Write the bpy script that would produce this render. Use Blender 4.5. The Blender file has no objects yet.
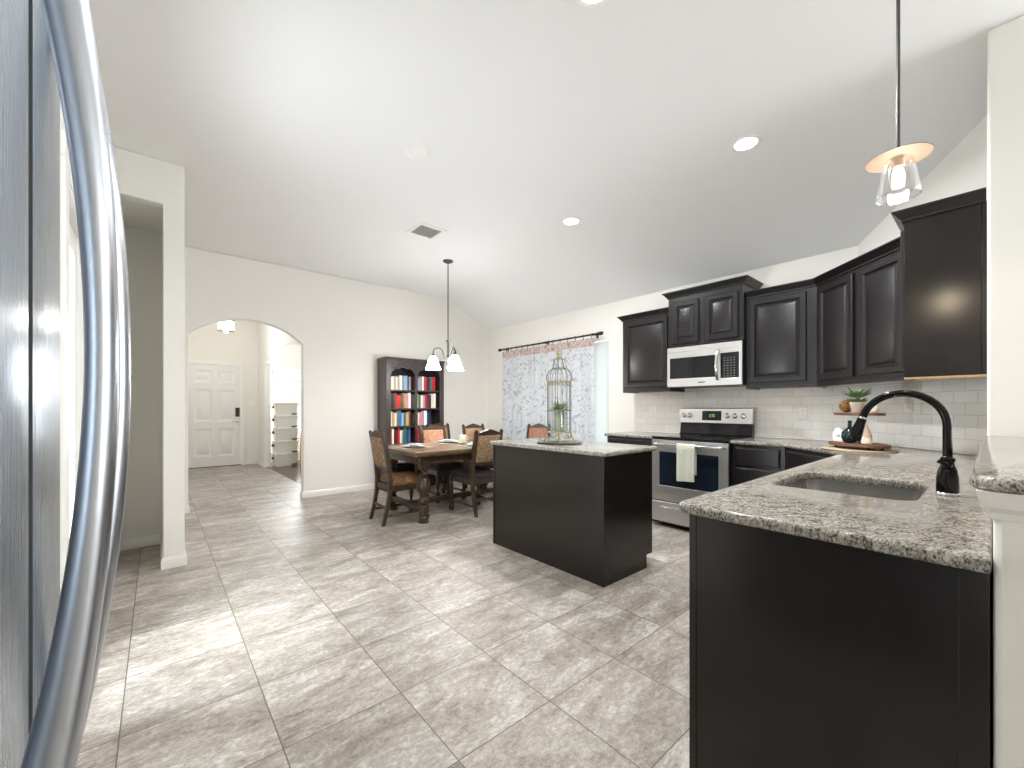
import bpy, bmesh, math, random
from math import sin, cos, pi, radians as R, sqrt
from mathutils import Vector, Matrix
from mathutils.geometry import tessellate_polygon
random.seed(7)
SC = bpy.context.scene
COL = SC.collection

# ------------------------------------------------------------------ camera, world, light, exposure
H = 1.21
cam_d = bpy.data.cameras.new('camera'); cam = bpy.data.objects.new('camera', cam_d); COL.objects.link(cam)
cam.location = (0, 0, H); cam.rotation_euler = (R(90), 0, -0.70844)
cam_d.sensor_width = 36; cam_d.lens = 36*414.06/1024; cam_d.shift_y = 23.66/1024; cam_d.clip_start = 0.02
SC.camera = cam

w = bpy.data.worlds.new('sky'); SC.world = w; w.use_nodes = True
bg = w.node_tree.nodes['Background']; bg.inputs[0].default_value = (0.86, 0.93, 1.0, 1); bg.inputs[1].default_value = 1.3

def area(name, loc, rot, sx, sy, watts, col=(1, 1, 1), spread=180, shape='RECTANGLE'):
    l = bpy.data.lights.new(name, 'AREA'); l.shape = shape; l.size = sx; l.size_y = sy
    l.energy = watts; l.color = col; l.spread = R(spread)
    o = bpy.data.objects.new(name, l); COL.objects.link(o); o.location = loc; o.rotation_euler = rot
    return o
# unseen fill lamps added behind the camera, and the sun
area('fill_living', (3.72, -3.5, 1.55), (R(104), 0, R(8)), 1.5, 2.0, 105, (0.93, 0.97, 1.0))  # added fill lamp, tilted up to brighten ceiling and far walls
sun_d = bpy.data.lights.new('sun', 'SUN'); sun_d.energy = 7; sun_d.angle = R(0.6); sun_d.color = (0.97, 0.98, 1.0)
sun = bpy.data.objects.new('sun', sun_d); COL.objects.link(sun); sun.location = (1, -8, 9); sun.rotation_euler = (R(40), 0, R(-6))
area('fill_side', (4.40, -1.9, 1.5), (0, R(90), 0), 2.0, 2.4, 22, (0.93, 0.97, 1.0))  # added fill lamp on the unseen side of the living room
# daylight through dining window, glazed back door and study window; added ceiling fill
area('daylight_dining', (4.80, 4.4, 1.15), (0, R(100), 0), 1.9, 2.1, 250, (0.97, 0.98, 1.0))
area('daylight_back_door', (-0.85, 2.36, 1.75), (0, R(-31), R(12)), 0.6, 0.55, 8.5, (0.92, 0.96, 1.0), 45)
area('ceiling_fill_door', (-0.95, 2.50, 0.35), (0, R(-122), 0), 1.0, 1.6, 84, (0.95, 0.98, 1.0), 150)  # added uplight outside the back door, brightens the ceiling
area('daylight_study', (2.6, 10.25, 1.4), (R(-90), 0, 0), 1.2, 1.5, 75, (0.93, 0.97, 1.0))

vs = SC.view_settings
vs.view_transform = 'Standard'; vs.look = 'None'; vs.gamma = 1; vs.use_curve_mapping = False
vs.exposure = 0.2
SC.cycles.max_bounces = 10; SC.cycles.diffuse_bounces = 6; SC.cycles.glossy_bounces = 5
SC.cycles.transparent_max_bounces = 12
SC.cycles.sample_clamp_indirect = 6; SC.cycles.blur_glossy = 0.6
SC.cycles.caustics_reflective = False; SC.cycles.caustics_refractive = False

# ------------------------------------------------------------------ helpers
def tag(o, label=None, cat=None, group=None, kind=None):
    if label: o['label'] = label
    if cat: o['category'] = cat
    if group: o['group'] = group
    if kind: o['kind'] = kind
    return o

def thing(name, label, cat, loc=(0, 0, 0), rz=0.0, group=None):
    o = bpy.data.objects.new(name, None); COL.objects.link(o); o.empty_display_size = 0.1
    o.location = loc; o.rotation_euler = (0, 0, rz)
    return tag(o, label, cat, group)

def dup(root, loc=None, rz=None, label=None, group=None):
    c = root.copy(); COL.objects.link(c)
    if loc is not None: c.location = loc
    if rz is not None: c.rotation_euler = (0, 0, rz)
    if label: c['label'] = label
    if group: c['group'] = group
    for ch in [x for x in COL.objects if x.parent == root]:
        d = ch.copy(); COL.objects.link(d); d.parent = c
        for g in [x for x in COL.objects if x.parent == ch]:
            e = g.copy(); COL.objects.link(e); e.parent = d
    return c

class MB:
    """collects shapes and links them as one mesh object"""
    def __init__(s): s.bm = bmesh.new(); s.m = 0; s.M = Matrix.Identity(4)
    def v(s, co): return s.bm.verts.new(s.M @ Vector(co))
    def f(s, vs):
        try: fa = s.bm.faces.new(vs)
        except ValueError: return None
        fa.material_index = s.m; return fa
    def box(s, x0, x1, y0, y1, z0, z1):
        p = [s.v((x, y, z)) for z in (z0, z1) for y in (y0, y1) for x in (x0, x1)]
        for q in ((0, 2, 3, 1), (4, 5, 7, 6), (0, 1, 5, 4), (2, 6, 7, 3), (0, 4, 6, 2), (1, 3, 7, 5)): s.f([p[i] for i in q])
        return s
    def loft(s, loops, closed=True, cap0=True, cap1=True):
        V = [[s.v(c) for c in L] for L in loops]
        n = len(V[0])
        for a, b in zip(V[:-1], V[1:]):
            for i in range(n if closed else n-1):
                j = (i+1) % n; s.f([a[i], a[j], b[j], b[i]])
        if cap0 and closed: s.f(V[0][::-1])
        if cap1 and closed: s.f(V[-1])
        return s
    def tube(s, pts, r, n=8, ry=None, cyc=False, caps=True):
        pts = [Vector(p) for p in pts]; L = len(pts)
        rr = r if isinstance(r, (list, tuple)) else [r]*L
        loops = []; up = None
        for i, p in enumerate(pts):
            if cyc: t = (pts[(i+1) % L]-pts[i-1]).normalized()
            else: t = (pts[min(i+1, L-1)]-pts[max(i-1, 0)]).normalized()
            if up is None:
                a = Vector((0, 0, 1)) if abs(t.z) < 0.9 else Vector((0, 1, 0))
                up = t.cross(a).normalized()
            up = (up - t*up.dot(t)).normalized(); w_ = t.cross(up)
            loops.append([p+up*(rr[i]*cos(2*pi*k/n))+w_*((ry or 1)*rr[i]*sin(2*pi*k/n)) for k in range(n)])
        if cyc: loops.append(loops[0]); return s.loft(loops, True, False, False)
        return s.loft(loops, True, caps, caps)
    def lathe(s, prof, n=20, c=(0, 0, 0), ax='z', a0=0, cap=True):
        loops = []
        for r, z in prof:
            L = []
            for k in range(n):
                a = a0+2*pi*k/n; x, y = r*cos(a), r*sin(a)
                L.append((c[0]+x, c[1]+y, c[2]+z) if ax == 'z' else ((c[0]+x, c[1]+z, c[2]+y) if ax == 'y' else (c[0]+z, c[1]+x, c[2]+y)))
            loops.append(L)
        return s.loft(loops, True, cap, cap)
    def sphere(s, c, r, n=12, m=8, sc=(1, 1, 1)):
        prof = [(max(1e-4, r*sin(pi*i/m)), -r*cos(pi*i/m)) for i in range(m+1)]
        loops = [[(c[0]+a*cos(2*pi*k/n)*sc[0], c[1]+a*sin(2*pi*k/n)*sc[1], c[2]+z*sc[2]) for k in range(n)] for a, z in prof]
        return s.loft(loops)
    def prism(s, outer, holes, a, b, f):
        """polygon (u,v) with holes, extruded from w=a to w=b; f(u,v,w)->xyz"""
        loops = [outer]+list(holes)
        tris = tessellate_polygon([[Vector((u, v_, 0)) for u, v_ in L] for L in loops])
        A = [s.v(f(u, v_, a)) for L in loops for u, v_ in L]; B = [s.v(f(u, v_, b)) for L in loops for u, v_ in L]
        for t in tris: s.f([A[i] for i in t]); s.f([B[i] for i in reversed(t)])
        o = 0
        for L in loops:
            n = len(L)
            for i in range(n):
                j = (i+1) % n; s.f([A[o+i], A[o+j], B[o+j], B[o+i]])
            o += n
        return s
    def build(s, name, mats, parent=None, bevel=0, seg=2, ang=38, loc=None, solid=0):
        bm = s.bm
        bmesh.ops.recalc_face_normals(bm, faces=bm.faces)
        for fa in bm.faces: fa.smooth = True
        for e in bm.edges:
            if len(e.link_faces) != 2 or e.calc_face_angle(0) > R(ang): e.smooth = False
        me = bpy.data.meshes.new(name); bm.to_mesh(me); bm.free()
        for m in (mats if isinstance(mats, (list, tuple)) else [mats]): me.materials.append(m)
        o = bpy.data.objects.new(name, me); COL.objects.link(o)
        if parent is not None: o.parent = parent
        if loc: o.location = loc
        if solid:
            md = o.modifiers.new('solid', 'SOLIDIFY'); md.thickness = solid; md.offset = 0
        if bevel:
            md = o.modifiers.new('bevel', 'BEVEL'); md.width = bevel; md.segments = seg; md.limit_method = 'ANGLE'; md.angle_limit = R(40)
            md.harden_normals = False
        return o

def struct(name, mb, mat, parent=None, **k):
    o = mb.build(name, mat, parent, **k)
    if parent is None: o['kind'] = 'structure'
    return o

def arc(cx, cy, r, a0, a1, n):
    return [(cx+r*cos(a0+(a1-a0)*i/n), cy+r*sin(a0+(a1-a0)*i/n)) for i in range(n+1)]

def rrect(x0, x1, y0, y1, r, n=5):
    return arc(x1-r, y0+r, r, -pi/2, 0, n)+arc(x1-r, y1-r, r, 0, pi/2, n)+arc(x0+r, y1-r, r, pi/2, pi, n)+arc(x0+r, y0+r, r, pi, 1.5*pi, n)

# ------------------------------------------------------------------ materials
class NT:
    def __init__(s, name):
        s.mat = bpy.data.materials.new(name); s.mat.use_nodes = True
        s.t = s.mat.node_tree; s.b = s.t.nodes['Principled BSDF']; s.out = s.t.nodes['Material Output']
    def n(s, typ, **k):
        nd = s.t.nodes.new(typ)
        for a, b in k.items(): setattr(nd, a, b)
        return nd
    def l(s, a, b): s.t.links.new(a, b)
    def co(s, scale=(1, 1, 1), loc=(0, 0, 0), rot=(0, 0, 0), src='Object'):
        tc = s.n('ShaderNodeTexCoord'); m = s.n('ShaderNodeMapping')
        m.inputs['Scale'].default_value = scale; m.inputs['Location'].default_value = loc; m.inputs['Rotation'].default_value = rot
        s.l(tc.outputs[src], m.inputs[0]); return m.outputs[0]
    def noise(s, co, scale, detail=4, rough=0.55, dist=0):
        nd = s.n('ShaderNodeTexNoise'); nd.inputs['Scale'].default_value = scale; nd.inputs['Detail'].default_value = detail
        nd.inputs['Roughness'].default_value = rough; nd.inputs['Distortion'].default_value = dist
        s.l(co, nd.inputs['Vector']); return nd.outputs['Fac']
    def ramp(s, fac, stops, interp='LINEAR'):
        r = s.n('ShaderNodeValToRGB'); r.color_ramp.interpolation = interp
        els = r.color_ramp.elements
        while len(els) < len(stops): els.new(0.5)
        for e, (p, c) in zip(els, stops):
            e.position = p; e.color = (c[0], c[1], c[2], 1) if isinstance(c, (tuple, list)) else (c, c, c, 1)
        s.l(fac, r.inputs[0]); return r.outputs['Color']
    def mix(s, fac, a, b, typ='MIX'):
        m = s.n('ShaderNodeMix', data_type='RGBA', blend_type=typ)
        for sock, val in ((m.inputs[0], fac), (m.inputs[6], a), (m.inputs[7], b)):
            if hasattr(val, 'is_linked'): s.l(val, sock)
            elif isinstance(val, (int, float)): sock.default_value = val
            else: sock.default_value = (*val, 1)
        return m.outputs[2]
    def math(s, op, a, b=0.0):
        m = s.n('ShaderNodeMath', operation=op)
        for sock, val in ((m.inputs[0], a), (m.inputs[1], b)):
            if hasattr(val, 'is_linked'): s.l(val, sock)
            else: sock.default_value = val
        return m.outputs[0]
    def bump(s, h, st=0.2, d=0.01):
        b = s.n('ShaderNodeBump'); b.inputs['Strength'].default_value = st; b.inputs['Distance'].default_value = d
        s.l(h, b.inputs['Height']); s.l(b.outputs[0], s.b.inputs['Normal'])
    def set(s, col=None, rough=None, metal=None, **k):
        for key, val in (('Base Color', col), ('Roughness', rough), ('Metallic', metal)):
            if val is None: continue
            if hasattr(val, 'is_linked'): s.l(val, s.b.inputs[key])
            elif key == 'Base Color': s.b.inputs[key].default_value = (*val, 1)
            else: s.b.inputs[key].default_value = val
        for key, val in k.items(): s.b.inputs[key.replace('_', ' ')].default_value = val
        return s.mat

def c8(r, g, b):  # sRGB 0-255 to linear
    return tuple(((x/255)/12.92 if x/255 <= .04045 else ((x/255+.055)/1.055)**2.4) for x in (r, g, b))

def plain(name, col, rough=0.5, metal=0.0, var=0.06, sc=18, bump=0.0, **k):
    n = NT(name); co = n.co()
    f = n.noise(co, sc, 3)
    c = n.mix(f, tuple(x*(1-var) for x in col), tuple(min(1, x*(1+var)) for x in col))
    if bump: n.bump(n.noise(co, sc*4, 3), bump, 0.004)
    return n.set(c, rough, metal, **k)

def wood(name, c0, c1, rough=0.35, scale=(28, 28, 1.6), ns=2.0, bump=0.08):
    n = NT(name); co = n.co(scale)
    f = n.noise(co, ns, 6, 0.65, 0.6)
    col = n.ramp(f, [(0.3, c0), (0.72, c1)])
    n.bump(f, bump, 0.003)
    return n.set(col, rough)

def emit(name, col, strength, base=(0.8, 0.8, 0.8)):
    n = NT(name); n.set(base, 0.4); n.b.inputs['Emission Color'].default_value = (*col, 1); n.b.inputs['Emission Strength'].default_value = strength
    return n.mat

def thin_glass(name, tint=(1, 1, 1), gloss=0.12, rough=0.02):
    n = NT(name); t = n.n('ShaderNodeBsdfTransparent'); t.inputs[0].default_value = (*tint, 1)
    g = n.n('ShaderNodeBsdfGlossy'); g.inputs['Roughness'].default_value = rough
    lw = n.n('ShaderNodeLayerWeight'); lw.inputs['Blend'].default_value = 0.35
    f = n.math('ADD', n.math('MULTIPLY', lw.outputs['Facing'], 0.55), gloss*0.5)
    m = n.n('ShaderNodeMixShader'); n.l(f, m.inputs[0]); n.l(t.outputs[0], m.inputs[1]); n.l(g.outputs[0], m.inputs[2])
    n.l(m.outputs[0], n.out.inputs['Surface']); return n.mat

TILE = 0.44545
def mat_floor():
    n = NT('stone_floor_tile')
    co = n.co((1, 1, 1), (0.2378*TILE, -(0.686*TILE), 0))
    br = n.n('ShaderNodeTexBrick', offset=0.0, squash=1.0)
    br.inputs['Scale'].default_value = 1; br.inputs['Mortar Size'].default_value = 0.0026; br.inputs['Mortar Smooth'].default_value = 0.25
    br.inputs['Brick Width'].default_value = TILE; br.inputs['Row Height'].default_value = TILE
    br.inputs['Color1'].default_value = (0, 0, 0, 1); br.inputs['Color2'].default_value = (1, 1, 1, 1); br.inputs['Mortar'].default_value = (0.5, 0.5, 0.5, 1)
    n.l(co, br.inputs['Vector'])
    # a different cut of stone on every tile
    sn = n.n('ShaderNodeVectorMath', operation='SNAP'); sn.inputs[1].default_value = (TILE, TILE, 10); n.l(co, sn.inputs[0])
    wn = n.n('ShaderNodeTexWhiteNoise'); n.l(sn.outputs[0], wn.inputs['Vector'])
    sc = n.n('ShaderNodeVectorMath', operation='SCALE'); n.l(wn.outputs['Color'], sc.inputs[0]); sc.inputs['Scale'].default_value = 37
    ad = n.n('ShaderNodeVectorMath', operation='ADD'); n.l(co, ad.inputs[0]); n.l(sc.outputs[0], ad.inputs[1])
    m1 = n.n('ShaderNodeMapping'); m1.inputs['Rotation'].default_value = (0, 0, R(-52)); m1.inputs['Scale'].default_value = (1.0, 2.4, 1); n.l(ad.outputs[0], m1.inputs[0])
    a = n.noise(m1.outputs[0], 2.4, 9, 0.68, 0.9)
    b = n.noise(ad.outputs[0], 52, 8, 0.8, 0.5)
    c = n.noise(m1.outputs[0], 13, 8, 0.75, 1.2)
    s_ = n.math('ADD', n.math('MULTIPLY', a, 0.40), n.math('ADD', n.math('MULTIPLY', b, 0.30), n.math('MULTIPLY', c, 0.30)))
    col = n.ramp(s_, [(0.40, c8(116, 104, 92)), (0.465, c8(151, 142, 131)), (0.52, c8(172, 165, 156)), (0.59, c8(208, 205, 200))])
    vein = n.ramp(n.math('ABSOLUTE', n.math('SUBTRACT', c, 0.5)), [(0.0, 1.0), (0.022, 0.0)])
    col = n.mix(n.math('MULTIPLY', vein, 0.16), col, c8(120, 104, 88))
    tone = n.math('ADD', n.math('MULTIPLY', wn.outputs['Value'], 0.22), 0.85)
    tm = n.n('ShaderNodeCombineColor'); [n.l(tone, tm.inputs[i]) for i in range(3)]
    col = n.mix(1.0, col, tm.outputs[0], 'MULTIPLY')
    col = n.mix(n.math('MULTIPLY', br.outputs['Fac'], 0.95), col, c8(98, 87, 72))
    n.l(n.math('ADD', n.math('MULTIPLY', b, 0.24), 0.30), n.b.inputs['Roughness'])
    n.bump(n.math('SUBTRACT', n.math('MULTIPLY', s_, 0.25), br.outputs['Fac']), 0.22, 0.004)
    return n.set(col, None)

def mat_subway(name):
    n = NT(name)
    tc = n.n('ShaderNodeTexCoord'); sx = n.n('ShaderNodeSeparateXYZ'); n.l(tc.outputs['Object'], sx.inputs[0])
    cb = n.n('ShaderNodeCombineXYZ'); n.l(sx.outputs['X'], cb.inputs[0]); n.l(sx.outputs['Z'], cb.inputs[1])
    br = n.n('ShaderNodeTexBrick', offset=0.5); br.inputs['Scale'].default_value = 1
    br.inputs['Mortar Size'].default_value = 0.0016; br.inputs['Mortar Smooth'].default_value = 0.3
    br.inputs['Brick Width'].default_value = 0.1535; br.inputs['Row Height'].default_value = 0.0775
    br.inputs['Color1'].default_value = (*c8(242, 240, 235), 1); br.inputs['Color2'].default_value = (*c8(250, 249, 246), 1); br.inputs['Mortar'].default_value = (*c8(206, 202, 194), 1)
    n.l(cb.outputs[0], br.inputs['Vector'])
    n.bump(n.math('SUBTRACT', 1.0, br.outputs['Fac']), 0.3, 0.003)
    return n.set(br.outputs['Color'], 0.16)

def mat_granite():
    n = NT('speckled_granite'); co = n.co((1, 1, 1), rot=(0, 0, R(35)))
    m = n.n('ShaderNodeMapping'); m.inputs['Scale'].default_value = (1, 1.9, 1); n.l(co, m.inputs[0])
    a = n.noise(m.outputs[0], 105, 5, 0.74, 0.4); b = n.noise(m.outputs[0], 24, 4, 0.6, 0.6); d = n.noise(m.outputs[0], 130, 3, 0.6)
    v = n.n('ShaderNodeTexVoronoi'); v.inputs['Scale'].default_value = 130; n.l(m.outputs[0], v.inputs['Vector'])
    s_ = n.math('ADD', n.math('MULTIPLY', a, 0.6), n.math('ADD', n.math('MULTIPLY', b, 0.28), n.math('MULTIPLY', v.outputs['Distance'], 0.14)))
    col = n.ramp(s_, [(0.38, c8(26, 26, 27)), (0.44, c8(88, 85, 82)), (0.49, c8(138, 132, 124)), (0.55, c8(176, 171, 160)), (0.65, c8(208, 204, 195))])
    col = n.mix(n.ramp(d, [(0.60, 0.0), (0.66, 0.8)]), col, c8(38, 35, 34))
    col = n.mix(n.ramp(n.noise(m.outputs[0], 9, 3), [(0.55, 0.0), (0.75, 0.4)]), col, c8(176, 152, 128), 'MULTIPLY')
    return n.set(col, 0.13)

def mat_steel(name, c=(0.60, 0.60, 0.61), rough=0.27, scale=(2, 2, 160)):
    n = NT(name); co = n.co(scale); f = n.noise(co, 3, 3)
    n.l(n.math('ADD', n.math('MULTIPLY', f, 0.12), rough-0.06), n.b.inputs['Roughness'])
    return n.set(n.mix(f, tuple(x*0.95 for x in c), c), None, 1.0, Anisotropic=0.4)

def paint(name, col, rough=0.75, bump=0.06, sc=90):
    n = NT(name); co = n.co(); f = n.noise(co, sc, 3, 0.6)
    n.bump(f, bump, 0.004)
    return n.set(n.mix(n.noise(co, 1.5, 2), tuple(x*0.985 for x in col), col), rough)

M = {}
M['floor'] = mat_floor()
M['wall'] = paint('cream_wall_paint', c8(243, 241, 235), 0.7, 0.10, 110)
M['ceiling'] = paint('white_ceiling_paint', c8(246, 246, 247), 0.85, 0.10, 80)
M['trim'] = plain('white_trim_paint', c8(240, 239, 234), 0.35, var=0.01)
M['door_white'] = plain('white_door_paint', c8(240, 240, 238), 0.35, var=0.01)
M['subway'] = mat_subway('white_subway_tile')
M['granite'] = mat_granite()
M['espresso'] = wood('espresso_stained_wood', (0.0055, 0.0046, 0.0048), (0.0165, 0.0138, 0.0140), 0.33)
M['espresso_side'] = wood('espresso_veneer_panel', (0.0068, 0.0048, 0.0038), (0.0135, 0.0094, 0.0072), 0.215, (16, 16, 0.7), 2.0, 0.03)
M['maple'] = wood('pale_cabinet_plywood', c8(176, 140, 92), c8(205, 170, 120), 0.5)
M['steel'] = mat_steel('brushed_stainless_steel', (0.74, 0.73, 0.72), 0.40)
M['steel_handle'] = mat_steel('satin_handle_steel', (0.52, 0.545, 0.59), 0.30, (3, 3, 3))
M['steel_v'] = mat_steel('fridge_stainless_steel', (0.36, 0.41, 0.47), 0.27, (160, 160, 2))
M['steel_sink'] = mat_steel('sink_stainless_steel', (0.50, 0.49, 0.47), 0.25, (80, 3, 3))
M['chrome'] = plain('polished_chrome', (0.75, 0.75, 0.76), 0.12, 1.0, 0.02)
M['black_glass'] = plain('black_ceramic_glass', (0.008, 0.008, 0.010), 0.06, var=0.02)
M['oven_glass'] = plain('dark_oven_glass', (0.010, 0.016, 0.026), 0.05, var=0.05)
M['black'] = plain('black_plastic', (0.012, 0.012, 0.013), 0.35, var=0.1)
M['gasket'] = plain('dark_gasket', (0.02, 0.02, 0.022), 0.7)
M['bronze'] = plain('oil_rubbed_bronze', (0.020, 0.017, 0.016), 0.16, 0.85, 0.1)
M['iron'] = plain('dark_iron', (0.035, 0.032, 0.032), 0.4, 0.7, 0.15)
M['pewter'] = plain('aged_pewter_metal', (0.10, 0.096, 0.095), 0.38, 0.9, 0.15)
M['copper'] = plain('warm_white_enamel', c8(204, 184, 170), 0.5, var=0.03)
M['glass'] = thin_glass('clear_glass', (0.96, 0.96, 0.95), 0.30, 0.06)
M['pane'] = thin_glass('window_pane', (0.97, 0.99, 1.0), 0.06)
M['lens'] = emit('lit_lens', (1.0, 0.95, 0.88), 9.0)
M['lens_off'] = plain('frosted_lens', c8(250, 250, 250), 0.4, var=0.01)
M['bulb'] = emit('lit_bulb', (1.0, 0.86, 0.66), 40.0)
M['shade'] = emit('lit_frosted_shade', (0.97, 0.98, 1.0), 32, (0.9, 0.88, 0.85))
M['shade_foyer'] = emit('lit_crystal_shade', (1.0, 0.97, 0.94), 2.2, (0.9, 0.9, 0.9))
M['plastic_white'] = plain('white_plastic', c8(248, 247, 244), 0.35, var=0.01)
M['slot'] = plain('dark_slot', (0.05, 0.05, 0.05), 0.6)
M['vent_gap'] = plain('shadowed_duct', c8(190, 190, 190), 0.7)
M['oak_dark'] = wood('carved_dark_oak', c8(34, 25, 19), c8(80, 59, 42), 0.38, (22, 22, 3), 2.4, 0.1)
M['oak_top'] = wood('oak_table_top', c8(88, 66, 48), c8(142, 114, 86), 0.28, (3, 26, 20), 2.0, 0.05)
M['case'] = wood('dark_walnut_case', c8(46, 39, 38), c8(80, 70, 68), 0.36, (24, 24, 2), 2.0, 0.06)
M['case_in'] = plain('black_case_interior', (0.010, 0.009, 0.010), 0.6)
M['study_floor'] = wood('dark_plank_floor', c8(58, 44, 36), c8(98, 78, 64), 0.22, (24, 2, 10), 2.0, 0.04)
M['tray_wood'] = wood('rustic_tray_wood', c8(84, 56, 40), c8(134, 94, 68), 0.5, (6, 30, 30), 2.0, 0.1)
M['jute'] = plain('woven_jute', c8(190, 172, 138), 0.8, var=0.2, sc=120, bump=0.4)
M['rattan'] = plain('woven_rattan', c8(150, 112, 62), 0.6, var=0.45, sc=60, bump=0.6)
M['leaf'] = plain('green_leaf', c8(104, 134, 86), 0.5, var=0.35, sc=40)
M['leaf_pale'] = plain('sage_leaf', c8(128, 142, 96), 0.55, var=0.3, sc=40)
M['pot'] = plain('cream_ceramic', c8(228, 218, 202), 0.4, var=0.04)
M['porcelain'] = plain('glazed_porcelain', c8(226, 226, 222), 0.15, var=0.02)
M['mat_grey'] = plain('grey_placemat', c8(150, 150, 142), 0.8, var=0.15, sc=120, bump=0.3)
M['wax'] = plain('ivory_wax', c8(240, 230, 206), 0.45, var=0.02)
M['green_glass'] = plain('dark_green_glaze', c8(16, 46, 44), 0.12, var=0.1)
M['verdigris'] = plain('weathered_grey_green_wire', c8(112, 116, 102), 0.55, 0.3, 0.2)
M['cage_cream'] = plain('weathered_cream_finial', c8(164, 152, 124), 0.6, var=0.15, sc=60)
M['red_felt'] = plain('blush_felt', c8(222, 190, 168), 0.9, var=0.1, bump=0.3)
M['storage_white'] = plain('white_storage_plastic', c8(236, 234, 226), 0.4, var=0.02)
M['oakleg'] = wood('honey_oak', c8(120, 78, 44), c8(170, 120, 76), 0.4)

def mat_fabric(name, base, flowers, dens=0.58, sc=16, rough=0.85):
    n = NT(name); co = n.co(); f = n.noise(co, sc, 4, 0.6, 1.2)
    col = n.mix(n.noise(co, 150, 2), tuple(x*.86 for x in base), base)
    for i, fc in enumerate(flowers):
        g = n.noise(n.co(loc=(3.1*i+1, 5.7*i, 2.3)), sc*(1+0.35*i), 3, 0.55, 1.0)
        col = n.mix(n.ramp(g, [(dens, 0.0), (dens+0.05, 0.85)]), col, fc)
    n.bump(n.noise(co, 300, 2), 0.25, 0.002)
    return n.set(col, rough)
M['tapestry'] = mat_fabric('floral_tapestry', c8(150, 122, 92), [c8(112, 72, 54), c8(92, 92, 78), c8(176, 152, 120)], 0.56, 26)
M['tapestry_peach'] = mat_fabric('peach_tapestry', c8(172, 124, 98), [c8(128, 76, 58), c8(190, 156, 130), c8(104, 96, 82)], 0.57, 26)
M['seat_brown'] = mat_fabric('brown_seat_tapestry', c8(126, 90, 56), [c8(160, 124, 84), c8(88, 58, 36)], 0.55, 26)
M['seat_dark'] = mat_fabric('dark_seat_fabric', c8(52, 42, 44), [c8(72, 58, 54)], 0.58, 30)

def mat_curtain(name, base, cols, dens, sc, trans=0.55):
    n = NT(name); co = n.co()
    col = base
    for i, fc in enumerate(cols):
        g = n.noise(n.co(loc=(3.7*i+1, 1.7*i, 4.3*i)), sc*(1+.4*i), 4, 0.6, 1.6)
        col = n.mix(n.ramp(g, [(dens, 0.0), (dens+0.06, 0.75)]), col, fc)
    d = n.n('ShaderNodeBsdfDiffuse'); t = n.n('ShaderNodeBsdfTranslucent'); m = n.n('ShaderNodeMixShader'); m.inputs[0].default_value = trans
    for q in (d, t):
        if cols: n.l(col, q.inputs['Color'])
        else: q.inputs['Color'].default_value = (*base, 1)
    n.l(d.outputs[0], m.inputs[1]); n.l(t.outputs[0], m.inputs[2]); n.l(m.outputs[0], n.out.inputs['Surface'])
    return n.mat
M['curtain'] = mat_curtain('blue_floral_curtain', c8(232, 233, 236), [c8(156, 164, 180), c8(184, 190, 200), c8(178, 172, 172)], 0.58, 9, 0.45)
M['valance'] = mat_curtain('blush_curtain_heading', c8(226, 206, 198), [c8(176, 136, 124), c8(150, 150, 164)], 0.53, 16, 0.4)
n = NT('waffle_towel'); co = n.co()
wv = n.n('ShaderNodeTexWave', wave_type='BANDS', bands_direction='Z'); wv.inputs['Scale'].default_value = 24; n.l(co, wv.inputs['Vector'])
wv2 = n.n('ShaderNodeTexWave', wave_type='BANDS', bands_direction='Y'); wv2.inputs['Scale'].default_value = 24; n.l(co, wv2.inputs['Vector'])
wf = n.math('MULTIPLY', wv.outputs['Fac'], wv2.outputs['Fac'])
n.bump(wf, 0.5, 0.004); M['towel'] = n.set(n.mix(wf, c8(196, 198, 182), c8(226, 226, 212)), 0.9)

# ------------------------------------------------------------------ the setting
XR, YA, YD, ZC, XK = 4.58, 6.03, 10.35, 3.06, 3.72   # range wall, arch wall, front door wall, flat ceiling, crease
ZR = 2.605                                           # ceiling height at the range wall
DC = 3.81                                            # diagonal corner wall: X - Y = DC
mb = MB(); mb.box(-0.95, 4.75, -3.6, 10.5, -0.12, 0.0); struct('floor', mb, M['floor'])
mb = MB(); mb.box(1.71, 4.75, 6.14, 10.35, -0.02, 0.004); struct('floor_study', mb, M['study_floor'])
mb = MB(); mb.prism([(-1.05, ZC), (XK, ZC), (4.75, ZC-(4.75-XK)*(ZC-ZR)/(XR-XK)), (4.75, ZC+0.12), (-1.05, ZC+0.12)], [], -3.7, 6.03, lambda u, v, w_: (u, w_, v)); struct('ceiling', mb, M['ceiling'])
mb = MB(); mb.box(-1.05, 4.75, 6.03, 10.5, ZC, ZC+0.12); struct('ceiling_entry', mb, M['ceiling'])
PXZ = lambda u, v, w_: (u, w_, v)     # polygon in X,Z extruded along Y
PYZ = lambda u, v, w_: (w_, u, v)     # polygon in Y,Z extruded along X
PXY = lambda u, v, w_: (u, v, w_)

def arch_hole(a, b, zs, rise, n=18):
    hw = (b-a)/2; r = (hw*hw+rise*rise)/(2*rise); cz = zs+rise-r; t = math.asin(hw/r)
    return [(a, 0.0), (b, 0.0)]+[((a+b)/2+r*sin(t-2*t*i/n), cz+r*cos(t-2*t*i/n)) for i in range(n+1)]
def wall_outline_with_arch(x0, x1, top, arch):  # outline with the opening cut from the bottom edge
    return [(x0, 0.0), arch[0]]+arch[2:][::-1]+[arch[1], (x1, 0.0)]+top
ar = arch_hole(0.272, 1.482, 2.06, 0.245)
mb = MB(); mb.prism(wall_outline_with_arch(0.10, 4.70, [(4.70, ZR-0.06), (XR, ZR), (XK, ZC), (0.10, ZC)], ar), [], YA, YA+0.11, PXZ)
struct('wall_arch', mb, M['wall'], bevel=0.012)
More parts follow.
